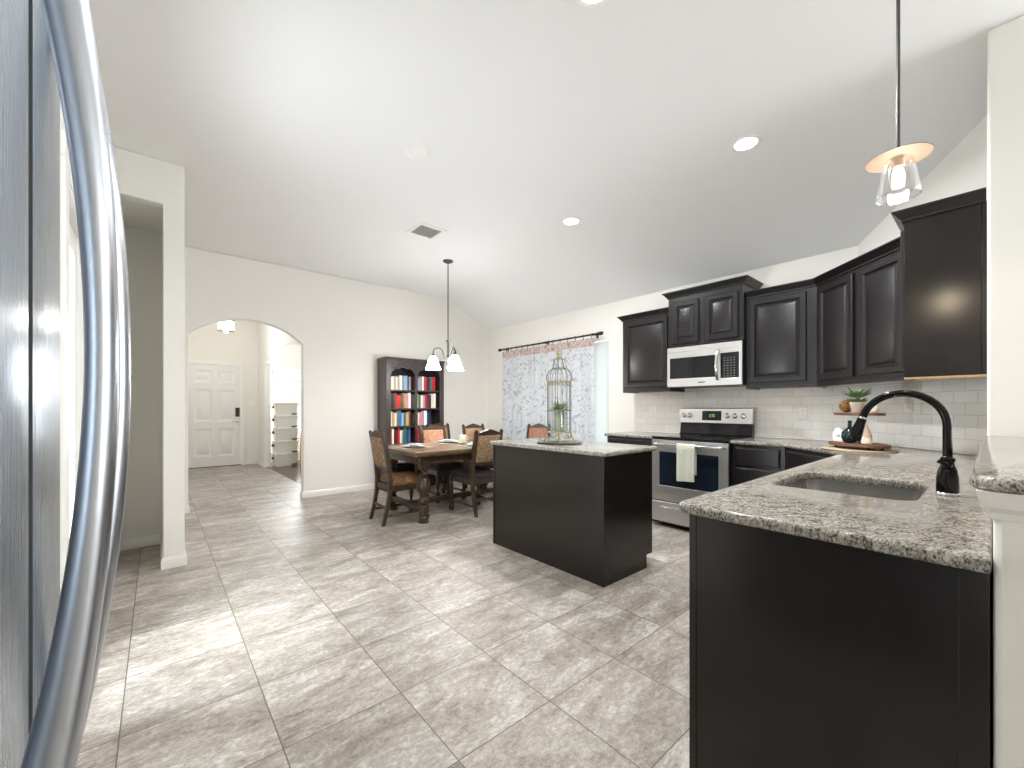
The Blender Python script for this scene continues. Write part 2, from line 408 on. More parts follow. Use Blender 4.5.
# range wall with the dining window opening
WY0, WY1, WZ0, WZ1 = 3.36, 5.46, 0.06, 2.12
mb = MB(); mb.prism([(0.40, 0), (YA, 0), (YA, ZR), (0.40, ZR)], [[(WY0, WZ0), (WY1, WZ0), (WY1, WZ1), (WY0, WZ1)]], XR, XR+0.15, PYZ); struct('wall_range', mb, M['wall'])
q = 0.05
DXa, DYb = XR, XR-DC            # diagonal wall from (XR, XR-DC) to (YS+DC, YS)
YS = 0.026
mb = MB()
sl = (ZC-ZR)/(XR-XK)
pts = [(XR+0.05, XR+0.05-DC), (YS+DC-0.05, YS-0.05)]
nx = 0.07
A0 = [(pts[0][0], pts[0][1]), (pts[1][0], pts[1][1])]
low = [(A0[0][0], A0[0][1], 0), (A0[1][0], A0[1][1], 0), (A0[1][0]+nx, A0[1][1]-nx, 0), (A0[0][0]+nx, A0[0][1]-nx, 0)]
top = [(x, y, ZC-sl*(x-XK)+0.02) for x, y, _ in low]
mb.loft([low, top]); struct('wall_corner', mb, M['wall'])
mb = MB(); mb.prism([(3.09, 0), (4.75, 0), (4.75, ZR-0.08), (XK, ZC), (3.09, ZC)], [], -0.17, YS, PXZ); struct('wall_sink', mb, M['wall'], bevel=0.012)
mb = MB(); mb.box(1.264, 3.09, -0.12, 0.003, 0, 1.045); struct('wall_bar', mb, M['wall'], bevel=0.012)
# left side: fridge recess, wall with the glazed back door, niche
mb = MB(); mb.box(-1.05, -0.92, -3.6, 1.05, 0, ZC); struct('wall_fridge', mb, M['wall'])
mb = MB(); mb.prism([(1.03, 0), (2.10, 0), (2.10, 2.05), (2.96, 2.05), (2.96, 0), (4.95, 0), (4.95, ZC), (1.03, ZC)], [], -0.37, -0.25, PYZ); struct('wall_left', mb, M['wall'])
mb = MB(); mb.box(-0.92, -0.37, 1.03, 1.13, 0, ZC); struct('wall_recess', mb, M['wall'])
mb = MB(); mb.prism([(-0.25, 2.735), (0.033, 2.735), (0.033, 0), (0.161, 0), (0.161, ZC), (-0.25, ZC)], [], 4.05, 4.16, PXZ); struct('wall_niche_front', mb, M['wall'], bevel=0.008)
mb = MB(); mb.box(0.033, 0.161, 4.16, 6.03, 0, ZC); struct('wall_niche_right', mb, M['wall'])
mb = MB(); mb.box(-0.25, 0.033, 4.83, 4.95, 0, ZC); struct('wall_niche_back', mb, M['wall'])
mb = MB(); mb.box(-0.25, 0.033, 4.16, 4.83, 2.765, ZC); struct('ceiling_niche', mb, M['wall'])
# unseen living room behind the camera; window openings added to let light in
mb = MB(); mb.prism([(-1.05, 0), (4.75, 0), (4.75, ZC), (-1.05, ZC)], [[(2.95, 0.5), (4.45, 0.5), (4.45, 2.58), (2.95, 2.58)]], -3.72, -3.6, PXZ); struct('wall_back', mb, M['wall'])
mb = MB(); mb.prism([(-3.6, 0), (-0.17, 0), (-0.17, ZR), (-3.6, ZR)], [[(-3.1, 0.5), (-0.7, 0.5), (-0.7, 2.3), (-3.1, 2.3)]], XR, XR+0.15, PYZ); struct('wall_living', mb, M['wall'])
# entry hall and study
mb = MB(); mb.prism([(0.05, 0), (0.435, 0), (0.435, 2.10), (1.355, 2.10), (1.355, 0), (4.75, 0), (4.75, ZC), (0.05, ZC)], [[(1.92, 0.5), (3.1, 0.5), (3.1, 2.12), (1.92, 2.12)]], YD, YD+0.12, PXZ); struct('wall_front', mb, M['wall'])
ar2 = arch_hole(6.55, 9.66, 2.10, 0.17)
mb = MB(); mb.prism(wall_outline_with_arch(6.14, YD, [(YD, ZC), (6.14, ZC)], ar2), [], 1.65, 1.77, PYZ); struct('wall_hall', mb, M['wall'], bevel=0.01)
mb = MB(); mb.box(0.05, 0.17, 6.14, YD, 0, ZC); struct('wall_hall_left', mb, M['wall'])
mb = MB(); mb.box(4.60, 4.75, 6.14, YD, 0, ZC); struct('wall_study', mb, M['wall'])

def baseboard(name, pts, h=0.085, t=0.013):
    """run of skirting along pts; the room is on the left of the run"""
    mb = MB(); P = [Vector((x, y, 0)) for x, y in pts]; L = len(P); loops = []
    for i in range(L):
        d0 = (P[i]-P[i-1]).normalized() if i else (P[1]-P[0]).normalized()
        d1 = (P[i+1]-P[i]).normalized() if i < L-1 else d0
        n0 = Vector((-d0.y, d0.x, 0)); n1 = Vector((-d1.y, d1.x, 0)); m = (n0+n1).normalized(); m = m/max(0.3, m.dot(n1))
        loops.append([P[i]+m*o+Vector((0, 0, z)) for o, z in ((-0.001, 0), (t, 0), (t, h*0.72), (t*0.72, h*0.8), (t*0.55, h*0.93), (0.002, h), (-0.001, h))])
    mb.loft(loops); struct(name, mb, M['trim'])
baseboard('baseboard_arch', [(XR, YA), (1.482, YA), (1.482, YA+0.11)])
baseboard('baseboard_arch_left', [(0.272, YA+0.11), (0.272, YA), (0.161, YA)])
baseboard('baseboard_range', [(XR, 2.96), (XR, YA)])
baseboard('baseboard_niche', [(0.161, 6.02), (0.161, 4.05), (0.033, 4.05), (0.033, 4.83), (-0.25, 4.83), (-0.25, 3.06)])
baseboard('baseboard_front', [(1.65, YD), (1.44, YD)])
baseboard('baseboard_hall', [(1.77, 9.66), (1.65, 9.66), (1.65, YD)])

# front door
fd = thing('door_1', 'white six panel front door with dark keypad lock at the end of the entry hall', 'door', (0.445, YD, 0)); fd['kind'] = 'structure'
def ring_rects(mb, x0, x1, z0, z1, prof, face=True):
    """nested rectangles in the XZ plane from (inset, y) pairs, facing -Y"""
    loops = [[(x0+i, y, z0+i), (x1-i, y, z0+i), (x1-i, y, z1-i), (x0+i, y, z1-i)] for i, y in prof]
    V = [[mb.v(c) for c in L] for L in loops]
    for a, b in zip(V[:-1], V[1:]):
        for i in range(4): mb.f([a[i], a[(i+1) % 4], b[(i+1) % 4], b[i]])
    if face: mb.f(V[-1])
mb = MB()
W_, HH = 0.90, 2.09
panels = [(0.11, 0.40, 0.22, 0.78), (0.50, 0.79, 0.22, 0.78), (0.11, 0.40, 0.93, 1.58), (0.50, 0.79, 0.93, 1.58), (0.11, 0.40, 1.72, 1.97), (0.50, 0.79, 1.72, 1.97)]
mb.prism([(0, 0.012), (W_, 0.012), (W_, HH), (0, HH)], [[(a, c), (b, c), (b, d), (a, d)] for a, b, c, d in panels], 0.03, 0.065, PXZ)
for a, b, c, d in panels: ring_rects(mb, a, b, c, d, [(0, 0.03), (0.02, 0.044), (0.05, 0.044), (0.075, 0.034)])
mb.build('door_panel', M['door_white'], fd)
mb = MB(); mb.box(0, W_, 0.02, 0.09, 0, 0.013); mb.build('threshold', M['slot'], fd)
mb = MB()
for x0, x1 in ((-0.085, 0.0), (W_, W_+0.085)): mb.box(x0, x1, -0.018, 0.0, 0, HH)
mb.box(-0.085, W_+0.085, -0.018, 0.0, HH, HH+0.085); mb.build('door_casing', M['trim'], fd, bevel=0.005)
mb = MB(); mb.box(0.80, 0.875, 0.005, 0.03, 1.02, 1.21); mb.build('keypad_lock', M['black'], fd, bevel=0.008)
mb = MB(); mb.lathe([(0.03, 0), (0.03, -0.01), (0.012, -0.014), (0.012, -0.05)], 14, (0.838, 0.03, 0.93), 'y'); mb.tube([(0.838, -0.02, 0.93), (0.80, -0.024, 0.932), (0.73, -0.022, 0.925)], 0.009); mb.build('lever_handle', M['chrome'], fd)

# glazed back door at left and its casing
bd = thing('door_2', 'bright glazed back door in the left wall just past the refrigerator', 'door', (-0.25, 2.10, 0)); bd['kind'] = 'structure'
mb = MB(); mb.prism([(0, 0.01), (0.86, 0.01), (0.86, 2.04), (0, 2.04)], [[(0.10, 0.2), (0.76, 0.2), (0.76, 1.94), (0.10, 1.94)]], -0.09, -0.05, PYZ); mb.build('door_frame', M['door_white'], bd)
mb = MB(); mb.box(-0.075, -0.069, 0.10, 0.76, 0.2, 1.94); mb.build('door_glass', M['pane'], bd)
mb = MB()
for y0, y1 in ((-0.085, 0.0), (0.86, 0.945)): mb.box(0.001, 0.018, y0, y1, 0, 2.05)
mb.box(0.001, 0.018, -0.085, 0.945, 2.05, 2.135); mb.build('door_casing', M['trim'], bd, bevel=0.005)

# dining window behind the curtains
M['sheer'] = mat_curtain('pale_window_shade', c8(214, 218, 216), [], 0.5, 9, 0.2)
w1 = thing('window_1', 'bright dining window behind the blue floral curtains', 'window', (XR, WY0, WZ0)); w1['kind'] = 'structure'
ww, wh = WY1-WY0, WZ1-WZ0
mb = MB(); mb.prism([(0, 0), (ww, 0), (ww, wh), (0, wh)], [[(0.05, 0.05), (ww/2-0.03, 0.05), (ww/2-0.03, wh-0.05), (0.05, wh-0.05)], [(ww/2+0.03, 0.05), (ww-0.05, 0.05), (ww-0.05, wh-0.05), (ww/2+0.03, wh-0.05)]], 0.05, 0.10, PYZ); mb.build('window_frame', M['trim'], w1)
mb = MB(); mb.box(0.072, 0.078, 0.04, ww-0.04, 0.04, wh-0.04); mb.build('pane', M['pane'], w1)
mb = MB(); mb.box(0.02, 0.024, 0.01, ww-0.01, 0.02, wh-0.01); mb.build('window_shade', M['sheer'], w1)
# study window with blinds
w2 = thing('window_2', 'study window with white blinds seen through the arches', 'window', (1.92, YD, 0.5)); w2['kind'] = 'structure'
mb = MB(); mb.prism([(0, 0), (1.18, 0), (1.18, 1.62), (0, 1.62)], [[(0.04, 0.04), (1.14, 0.04), (1.14, 0.79), (0.04, 0.79)], [(0.04, 0.83), (1.14, 0.83), (1.14, 1.58), (0.04, 1.58)]], 0.05, 0.09, PXZ); mb.build('window_frame', M['trim'], w2)
mb = MB(); mb.box(0.03, 1.15, 0.068, 0.074, 0.03, 1.59); mb.build('pane', M['pane'], w2)
mb = MB(); mb.box(0.0, 1.18, -0.03, 0.03, 1.56, 1.62)
for i in range(30):
    z = 0.03+i*0.051; mb.M = Matrix.Translation((0, 0.0, z)) @ Matrix.Rotation(R(35), 4, 'X'); mb.box(0.01, 1.17, -0.025, 0.025, -0.0015, 0.0015)
mb.M = Matrix.Identity(4); mb.build('blinds', M['trim'], w2)
# unseen living room window frames; rear one placed for its fill lamp
for nm, P_, (a, b, c, d), w0 in (('window_3', PXZ, (2.95, 4.45, 0.5, 2.58), -3.70), ('window_4', PYZ, (-3.1, -0.7, 0.5, 2.3), XR+0.08)):
    mb = MB(); n_ = 3; holes = []
    for i in range(n_):
        u0 = a+(b-a)*i/n_+0.04; u1 = a+(b-a)*(i+1)/n_-0.04; holes.append([(u0, c+0.05), (u1, c+0.05), (u1, d-0.05), (u0, d-0.05)])
    mb.prism([(a, c), (b, c), (b, d), (a, d)], holes, w0, w0+0.05, P_); struct(nm, mb, M['trim'])

# ------------------------------------------------------------------ backsplash (tile skin on the walls)
def splash(name, loc, rz, w_, z0, z1):
    mb = MB(); mb.box(0, w_, -0.008, 0.0, z0, z1); o = struct(name, mb, M['subway']); o.location = loc; o.rotation_euler = (0, 0, rz); return o
splash('trim_backsplash', (XR, 2.94, 0), -pi/2, 2.94-(XR-DC)-0.003, 0.916, 1.44)
dl = (XR-DC-YS)*sqrt(2)
splash('trim_backsplash_corner', (XR, XR-DC, 0), -0.75*pi, dl, 0.916, 1.44)

# ------------------------------------------------------------------ cabinets
def cab_door(name, parent, x0, x1, z0, z1, yf, mat, raised=True, fr=0.055):
    mb = MB()
    ring_rects(mb, x0, x1, z0, z1, [(0, yf), (0, yf-0.015), (0.005, yf-0.020), (fr-0.014, yf-0.020), (fr-0.011, yf-0.0215), (fr-0.006, yf-0.0175), (fr, yf-0.008), (fr+0.007, yf-0.008)]+([(fr+0.010, yf-0.0105), (fr+0.030, yf-0.018)] if raised else []))
    b = [mb.v(c) for c in ((x0, yf, z0), (x0, yf, z1), (x1, yf, z1), (x1, yf, z0))]; mb.f(b)
    return mb.build(name, mat, parent, ang=25)
def drawer_front(name, parent, x0, x1, z0, z1, yf, mat):
    mb = MB(); ring_rects(mb, x0, x1, z0, z1, [(0, yf), (0, yf-0.014), (0.012, yf-0.020)])
    mb.f([mb.v(c) for c in ((x0, yf, z0), (x0, yf, z1), (x1, yf, z1), (x1, yf, z0))])
    return mb.build(name, mat, parent, ang=25)
CROWN = [(0.0, 0.0), (0.010, 0.002), (0.012, 0.014), (0.022, 0.022), (0.034, 0.040), (0.046, 0.050), (0.050, 0.053), (0.050, 0.062), (0.0, 0.062)]
def crown(parent, path, z, mat, sc=1.0, name='crown_moulding'):
    """path in local XY, outside on the right-hand side of travel"""
    mb = MB(); P = [Vector((x, y, 0)) for x, y in path]; L = len(P); loops = []
    for i in range(L):
        d0 = (P[i]-P[i-1]).normalized() if i else (P[1]-P[0]).normalized()
        d1 = (P[i+1]-P[i]).normalized() if i < L-1 else d0
        n0 = Vector((d0.y, -d0.x, 0)); n1 = Vector((d1.y, -d1.x, 0)); m = (n0+n1).normalized(); m = m/max(0.35, m.dot(n1))
        loops.append([P[i]+m*(o*sc)+Vector((0, 0, z+h*sc)) for o, h in CROWN])
    mb.loft(loops); return mb.build(name, mat, parent, ang=30)
E_, ES = M['espresso'], M['espresso_side']
Z0, ZT = 1.388, 2.245
YC = 1.925                      # centre of the range and microwave
RNG_L, RNG_R = YC+0.379, YC-0.379
RGL, RGR = 1.94+0.379, 1.94-0.379
XF = XR-0.32                    # front of the wall cabinets
def wall_cab(label, loc, rz, w_, d, z0, z1, doors, inset_side=True, bottom=True):
    t = thing('wall_cabinet', label, 'cabinet', (loc[0], loc[1], z0), rz, 'dark wall cabinets')
    h = z1-z0
    mb = MB(); mb.box(0, w_, 0, d, 0.028, h); mb.box(0, w_, 0, 0.02, 0, 0.028)
    mb.box(0, 0.018, 0.02, d, 0, 0.028); mb.box(w_-0.018, w_, 0.02, d, 0, 0.028); mb.build('body', E_, t, bevel=0.002)
    if bottom: mb = MB(); mb.box(0.019, w_-0.019, 0.021, d-0.002, 0.020, 0.0275); mb.build('underside_panel', M['maple'], t)
    for x0, x1, a, b in doors: cab_door('door', t, x0, x1, a, b, -0.001, E_)
    return t
hh = ZT-Z0
t = wall_cab('single door dark wall cabinet at far left beside the microwave', (XF, RNG_L+0.615, 0), -pi/2, 0.612, 0.316, Z0, ZT, [(0.035, 0.585, 0.055, hh-0.03)])
crown(t, [(0.0, 0.31), (0.0, 0.0), (0.612, 0.0)], hh-0.004, E_)
XM = XR-0.375
t = wall_cab('short dark two door wall cabinet mounted over the stainless microwave', (XM, RNG_L, 0), -pi/2, 0.758, 0.371, 1.850, 2.385, [(0.055, 0.335, 0.035, 0.475), (0.40, 0.715, 0.035, 0.475)], bottom=False)
crown(t, [(0.0, 0.36), (0.0, 0.0), (0.758, 0.0), (0.758, 0.36)], 0.531, E_)
YB = 0.985                      # where the front of the wall cabinets turns onto the diagonal
wB = RNG_R-YB
t = wall_cab('single door dark wall cabinet immediately right of the microwave', (XF, RNG_R-0.001, 0), -pi/2, wB-0.002, 0.316, Z0, ZT, [(0.035, wB-0.075, 0.055, hh-0.03)])
crown(t, [(0.0, 0.0), (wB-0.002-0.0, 0.0), (wB+0.0, 0.0)], hh-0.004, E_)
# diagonal corner cabinet: built in its own frame, a five sided plan
YE = 0.345                      # front of the end cabinet on the sink wall
WD = (YB-YE)*sqrt(2)
t = thing('wall_cabinet', 'dark two door corner wall cabinet set on the diagonal', 'cabinet', (XF, YB, Z0), -0.75*pi, 'dark wall cabinets')
dep = (DC-(XF-YB))/sqrt(2)      # depth to the diagonal wall
k45 = (XR-XF-0.002)/sqrt(2)
plan = [(0, 0), (WD, 0), (WD+k45*0.98, k45*0.98), (WD-0.06, dep-0.003), (0.06, dep-0.003), (-k45+0.002, k45-0.002)]
mb = MB(); mb.prism(plan, [], 0.028, hh, PXY); mb.box(0, WD, 0, 0.02, 0, 0.028); mb.build('body', E_, t, bevel=0.002)
cab_door('door', t, 0.035, 0.425, 0.055, hh-0.03, -0.001, E_)
cab_door('door', t, 0.49, WD-0.03, 0.055, hh-0.03, -0.001, E_)
crown(t, [(0.0, 0.0), (WD, 0.0)], hh-0.004, E_)
# end cabinet on the sink wall, finished side to the camera
XP = 3.30
wE = XF-(YB-YE)-XP
t = thing('wall_cabinet', 'tall dark end wall cabinet with a plain glossy side panel beside the right wall', 'cabinet', (XP+wE, YE, Z0-0.002), pi, 'dark wall cabinets')
h2 = 2.293-Z0+0.002
mb = MB(); mb.box(0.0, wE-0.012, 0, YE-YS-0.003, 0.02, h2); mb.box(0.0, wE-0.012, 0, 0.02, 0, 0.02); mb.build('body', E_, t, bevel=0.002)
mb = MB(); mb.box(wE-0.012, wE, -0.001, YE-YS-0.020, 0.0, h2); mb.build('side_panel', ES, t, bevel=0.002)
mb = MB(); mb.box(wE-0.012, wE+0.003, YE-YS-0.020, YE-YS-0.002, 0.0, h2); mb.build('scribe_strip', ES, t, bevel=0.002)
mb = MB(); mb.box(0.02, wE-0.012, 0.02, YE-YS-0.004, 0.001, 0.019); mb.box(wE-0.0121, wE-0.001, 0.0, YE-YS-0.004, -0.012, -0.0005); mb.build('underside_panel', M['maple'], t)
cab_door('door', t, 0.03, wE-0.04, 0.05, h2-0.04, -0.001, E_)
crown(t, [(0.0, 0.0), (wE, 0.0), (wE, YE-YS-0.004)], h2-0.006, E_)

# base cabinets
def base_cab(name, label, loc, rz, w_, d, doors=(), drawers=(), h=0.882, toe=0.10, td=0.075, group='dark base cabinets'):
    t = thing(name, label, 'cabinet', loc, rz, group)
    mb = MB(); mb.box(0, w_, 0, d, toe, h); mb.build('body', E_, t, bevel=0.002)
    mb = MB(); mb.box(0, w_, td, d, 0, toe-0.0005); mb.build('toe_kick', ES, t)
    for x0, x1, a, b in drawers: drawer_front('drawer', t, x0, x1, a, b, -0.001, E_)
    for x0, x1, a, b in doors: cab_door('door', t, x0, x1, a, b, -0.001, E_)
    return t
XB = XR-0.61                    # front of base cabinets
base_cab('base_cabinet', 'dark base cabinet at the far left of the range', (XB, RGL+0.613, 0), -pi/2, 0.61, 0.605, [(0.02, 0.59, 0.12, 0.70)], [(0.02, 0.59, 0.72, 0.865)])
YT = 1.115                      # diagonal starts on the worktop edge
YBb = 1.135
base_cab('base_cabinet', 'dark drawer base cabinet immediately right of the range', (XB, RGR-0.003, 0), -pi/2, RGR-YBb-0.006, 0.605, (), [(0.03, 0.385, 0.70, 0.855), (0.03, 0.385, 0.50, 0.675), (0.03, 0.385, 0.30, 0.475), (0.03, 0.385, 0.12, 0.275)])
YSF = 0.622                     # front of the sink run
wd2 = (YBb-YSF)*sqrt(2)
t = thing('base_cabinet', 'dark corner base cabinet on the diagonal below the tiered tray', 'cabinet', (XB, YBb, 0), -0.75*pi, 'dark base cabinets')
k2 = 0.605/sqrt(2); dp2 = (DC-(XB-YBb))/sqrt(2)
plan = [(0.002, 0), (wd2-0.002, 0), (wd2+0.41*0.99, 0.41), (wd2+0.14, dp2-0.012), (-0.14, dp2-0.012), (-0.41*0.99, 0.41)]
mb = MB(); mb.prism(plan, [], 0.10, 0.882, PXY); mb.build('body', E_, t, bevel=0.002)
mb = MB(); mb.box(0.06, wd2-0.06, 0.075, dp2-0.1, 0, 0.0995); mb.build('toe_kick', ES, t)
drawer_front('drawer', t, 0.03, wd2-0.03, 0.70, 0.855, -0.001, E_)
cab_door('door', t, 0.03, wd2-0.03, 0.12, 0.675, -0.001, E_)
XE = 1.272                      # end panel of the sink run
xs1 = XB-(YBb-YSF)-0.004
base_w = xs1-XE-0.012
t = thing('base_cabinet', 'long dark sink base cabinet with a plain end panel facing the camera', 'cabinet', (xs1, YSF, 0), pi, 'dark base cabinets')
dd = YSF-0.006
mb = MB()
# open topped carcass so the basin hangs free inside it
for x0, x1 in ((0, 0.02), (xs1-2.47, xs1-2.45), (xs1-1.70, xs1-1.68), (base_w-0.02, base_w)): mb.box(x0, x1, 0.02, dd, 0.10, 0.881)
mb.box(0, base_w, 0, 0.02, 0.10, 0.881); mb.box(0, base_w, dd-0.012, dd, 0.1, 0.881); mb.box(0, base_w, 0.02, dd-0.012, 0.10, 0.12); mb.build('body', E_, t)
mb = MB(); mb.box(0.0, base_w, 0.075, dd, 0, 0.0995); mb.build('toe_kick', ES, t)
mb = MB(); mb.box(base_w+0.0005, base_w+0.012, 0.018, dd-0.004, 0, 0.881); mb.build('end_panel', ES, t)
mb = MB(); mb.box(base_w+0.0005, base_w+0.015, -0.004, 0.0175, 0.0, 0.881); mb.build('corner_strip', ES, t, bevel=0.002)
mb = MB(); mb.box(base_w+0.0125, base_w+0.019, dd-0.045, dd-0.001, 0.0, 0.881); mb.build('scribe_strip', ES, t, bevel=0.0015)
x = 0.03
for i in range(5):
    wdr = (base_w-0.06)/5; drawer_front('drawer', t, x+0.01, x+wdr-0.01, 0.715, 0.865, -0.001, E_); cab_door('door', t, x+0.01, x+wdr-0.01, 0.13, 0.695, -0.001, E_); x += wdr

# island: finished back to the camera, toe kick on the range side
IX0, IX1, IY0, IY1 = 2.282, 2.882, 1.712, 2.915
t = thing('island_cabinet', 'dark kitchen island cabinet standing alone in the middle of the floor', 'island', (IX1, IY0, 0), pi/2)
iw, idp = IY1-IY0, IX1-IX0
mb = MB(); mb.prism([(0, 0.10), (0.078, 0.10), (0.078, 0.0), (idp-0.012, 0.0), (idp-0.012, 0.881), (0, 0.881)], [], 0.0125, iw-0.0125, lambda u, v, w_: (w_, u, v)); mb.build('body', E_, t)
mb = MB(); mb.box(0.010, iw-0.010, idp-0.0115, idp, 0, 0.881); mb.build('back_panel', ES, t)
for x0, x1 in ((0, 0.012), (iw-0.012, iw)):
    mb = MB(); mb.prism([(0, 0.10), (0.076, 0.10), (0.076, 0.0), (idp-0.002, 0.0), (idp-0.002, 0.881), (0, 0.881)], [], x0, x1, lambda u, v, w_: (w_, u, v)); mb.build('end_panel', ES, t)
for x0, x1 in ((-0.003, 0.016), (iw-0.016, iw+0.003)):
    mb = MB(); mb.box(x0, x1, idp+0.0005, idp+0.005, 0, 0.881); mb.build('corner_strip', ES, t, bevel=0.0015)
for i in range(3):
    x0 = 0.02+i*0.39; drawer_front('drawer', t, x0, x0+0.37, 0.715, 0.865, -0.001, E_); cab_door('door', t, x0, x0+0.37, 0.13, 0.695, -0.001, E_)

# ------------------------------------------------------------------ worktops
G = M['granite']
def inset(poly, d):
    """offset a polygon inwards by d (negative grows it); works for either winding"""
    n = len(poly); ar_ = sum(poly[i][0]*poly[(i+1) % n][1]-poly[(i+1) % n][0]*poly[i][1] for i in range(n)); sg = 1 if ar_ > 0 else -1
    out = []
    for i in range(n):
        p0, p, p1 = Vector(poly[i-1]), Vector(poly[i]), Vector(poly[(i+1) % n]); d0 = (p-p0).normalized(); d1 = (p1-p).normalized()
        n0 = Vector((-d0.y, d0.x))*sg; n1 = Vector((-d1.y, d1.x))*sg; m = n0+n1
        m = m.normalized(); m = m/max(0.35, m.dot(n1)); q_ = p+m*d; out.append((q_.x, q_.y))
    return out
def slab(name, label, outer, holes, z0, z1, r=0.011):
    r = min(r, (z1-z0)*0.42); mb = MB()
    prof = [(r*0.6, z0), (r*0.1, z0+r*0.5)]+[(r*(1-cos(t_)), z1-r+r*sin(t_)) for t_ in [pi/2*i/4 for i in range(5)]]
    loops = [outer]+list(holes); rings = []
    for k, L in enumerate(loops):
        rings.append([[mb.v((x, y, z)) for x, y in inset(L, d if k == 0 else -d*0.5)] for d, z in prof])
        for A_, B_ in zip(rings[-1][:-1], rings[-1][1:]):
            for i in range(len(L)): j = (i+1) % len(L); mb.f([A_[i], A_[j], B_[j], B_[i]])
    for end in (0, -1):
        flat = [v for rg in rings for v in rg[end]]
        for t_ in tessellate_polygon([[Vector((v.co.x, v.co.y, 0)) for v in rg[end]] for rg in rings]): mb.f([flat[i] for i in t_])
    o = mb.build(name, G, ang=50); return tag(o, label, 'countertop')
slab('island_countertop', 'speckled granite top on the dark kitchen island', rrect(IX0-0.035, IX1+0.035, IY0-0.032, IY1+0.035, 0.03), [], 0.8825, 0.914)
XW = XR-0.645                   # worktop edge along the range wall
slab('granite_countertop', 'short granite worktop at the far left of the range', [(XW, RGL+0.003), (XR-0.009, RGL+0.003), (XR-0.009, RGL+0.63), (XW, RGL+0.63)], [], 0.8825, 0.914)
SX0, SX1, SY0, SY1 = 1.80, 2.30, 0.165, 0.575
YWE = 0.655
edge = [(XW, RGR-0.003), (XW, YT), (XW-(YT-YWE), YWE)]
edge += arc(1.235+0.035, YWE-0.035, 0.035, pi/2, pi, 6)
edge += [(1.235, 0.0045), (3.088, 0.0045), (3.088, YS+0.0015), (YS+DC-0.014, YS+0.0015), (XR-0.009, XR-DC-0.0+0.004), (XR-0.009, RGR-0.003)]
slab('granite_countertop', 'long granite worktop running round the corner and holding the sink', edge, [rrect(SX0, SX1, SY0, SY1, 0.06, 6)], 0.8825, 0.914)
bar = arc(1.238+0.05, 0.036-0.05, 0.05, pi/2, pi, 6)
slab('bar_top', 'raised granite bar ledge in front of the right wall', bar+[(1.238, -0.30), (3.087, -0.30), (3.087, 0.036)], [], 1.0455, 1.073, 0.012)
# moulding under the bar ledge
mb = MB()
prof = [(0.0, -0.056), (0.003, -0.056), (0.005, -0.044), (0.016, -0.033), (0.020, -0.016), (0.022, -0.001), (0.0, -0.001)]
pth = [(1.264, -0.12), (1.264, 0.003), (3.085, 0.003)]
loops = []
for i, (px, py) in enumerate(pth):
    mvec = [(-1, 0), (-1, 1), (0, 1)][i]
    loops.append([(px+mvec[0]*o, py+mvec[1]*o, 1.0455+h) for o, h in prof])
mb.loft(loops); struct('trim_bar', mb, M['trim'], ang=25)

# sink
t = thing('kitchen_sink', 'undermount stainless single bowl sink in the granite worktop', 'sink', ((SX0+SX1)/2, (SY0+SY1)/2, 0.68))
a, b = (SX1-SX0)/2+0.004, (SY1-SY0)/2+0.004
mb = MB(); loops = []
for ins, z, r in ((-0.012, 0.2015, 0.07), (0.0, 0.2015, 0.06), (0.0, 0.19, 0.06), (0.012, 0.04, 0.055), (0.03, 0.012, 0.05), (0.06, 0.004, 0.05), (0.12, 0.0, 0.04)):
    loops.append([(x, y, z) for x, y in rrect(-a+ins, a-ins, -b+ins, b-ins, r, 6)])
mb.loft(loops, True, False, True); mb.build('bowl', M['steel_sink'], t, solid=0.0015)
mb = MB(); mb.lathe([(0.042, 0.0015), (0.045, 0.003), (0.034, 0.005), (0.03, 0.003), (0.0005, 0.003)], 20, (0, 0.03, 0)); mb.build('drain', M['chrome'], t)

# faucet
FX, FY = 2.03, 0.105
t = thing('kitchen_faucet', 'dark bronze gooseneck pull-down faucet behind the sink', 'faucet', (FX, FY, 0.9145))
mb = MB(); mb.lathe([(0.030, 0), (0.031, 0.006), (0.028, 0.010)], 24); mb.build('base_ring', M['chrome'], t)
mb = MB(); mb.lathe([(0.0275, 0.0105), (0.0285, 0.03), (0.0275, 0.06), (0.0235, 0.085), (0.0175, 0.102), (0.0165, 0.110), (0.0195, 0.116), (0.0195, 0.122), (0.0135, 0.130)], 24); mb.build('body', M['bronze'], t)
mb = MB(); RA = 0.112
pth = [(0, 0, 0.125), (0, 0, 0.18), (0, 0, 0.235)]+[(0, RA-RA*cos(pi*i/16*0.93), 0.235+RA*sin(pi*i/16*0.93)) for i in range(1, 17)]
mb.tube(pth, 0.0125, 14); mb.build('spout', M['bronze'], t)
e = Vector(pth[-1]); dr = (Vector(pth[-1])-Vector(pth[-2])).normalized()
mb = MB(); mb.tube([e-dr*0.002, e+dr*0.004, e+dr*0.006], [0.0145, 0.0145, 0.0135], 16); mb.build('collar', M['chrome'], t)
mb = MB(); mb.tube([e+dr*0.0062, e+dr*0.02, e+dr*0.055, e+dr*0.085, e+dr*0.09], [0.0145, 0.0150, 0.0195, 0.0225, 0.0205], 16); mb.build('spray_head', M['bronze'], t)
mb = MB(); mb.tube([(-0.012, 0.0, 0.095), (-0.030, -0.004, 0.104), (-0.036, -0.006, 0.108)], [0.011, 0.010, 0.008], 10); mb.tube([(-0.033, -0.005, 0.106), (-0.042, 0.004, 0.112), (-0.046, 0.022, 0.116)], [0.0075, 0.0065, 0.006], 8); mb.build('lever', M['bronze'], t)

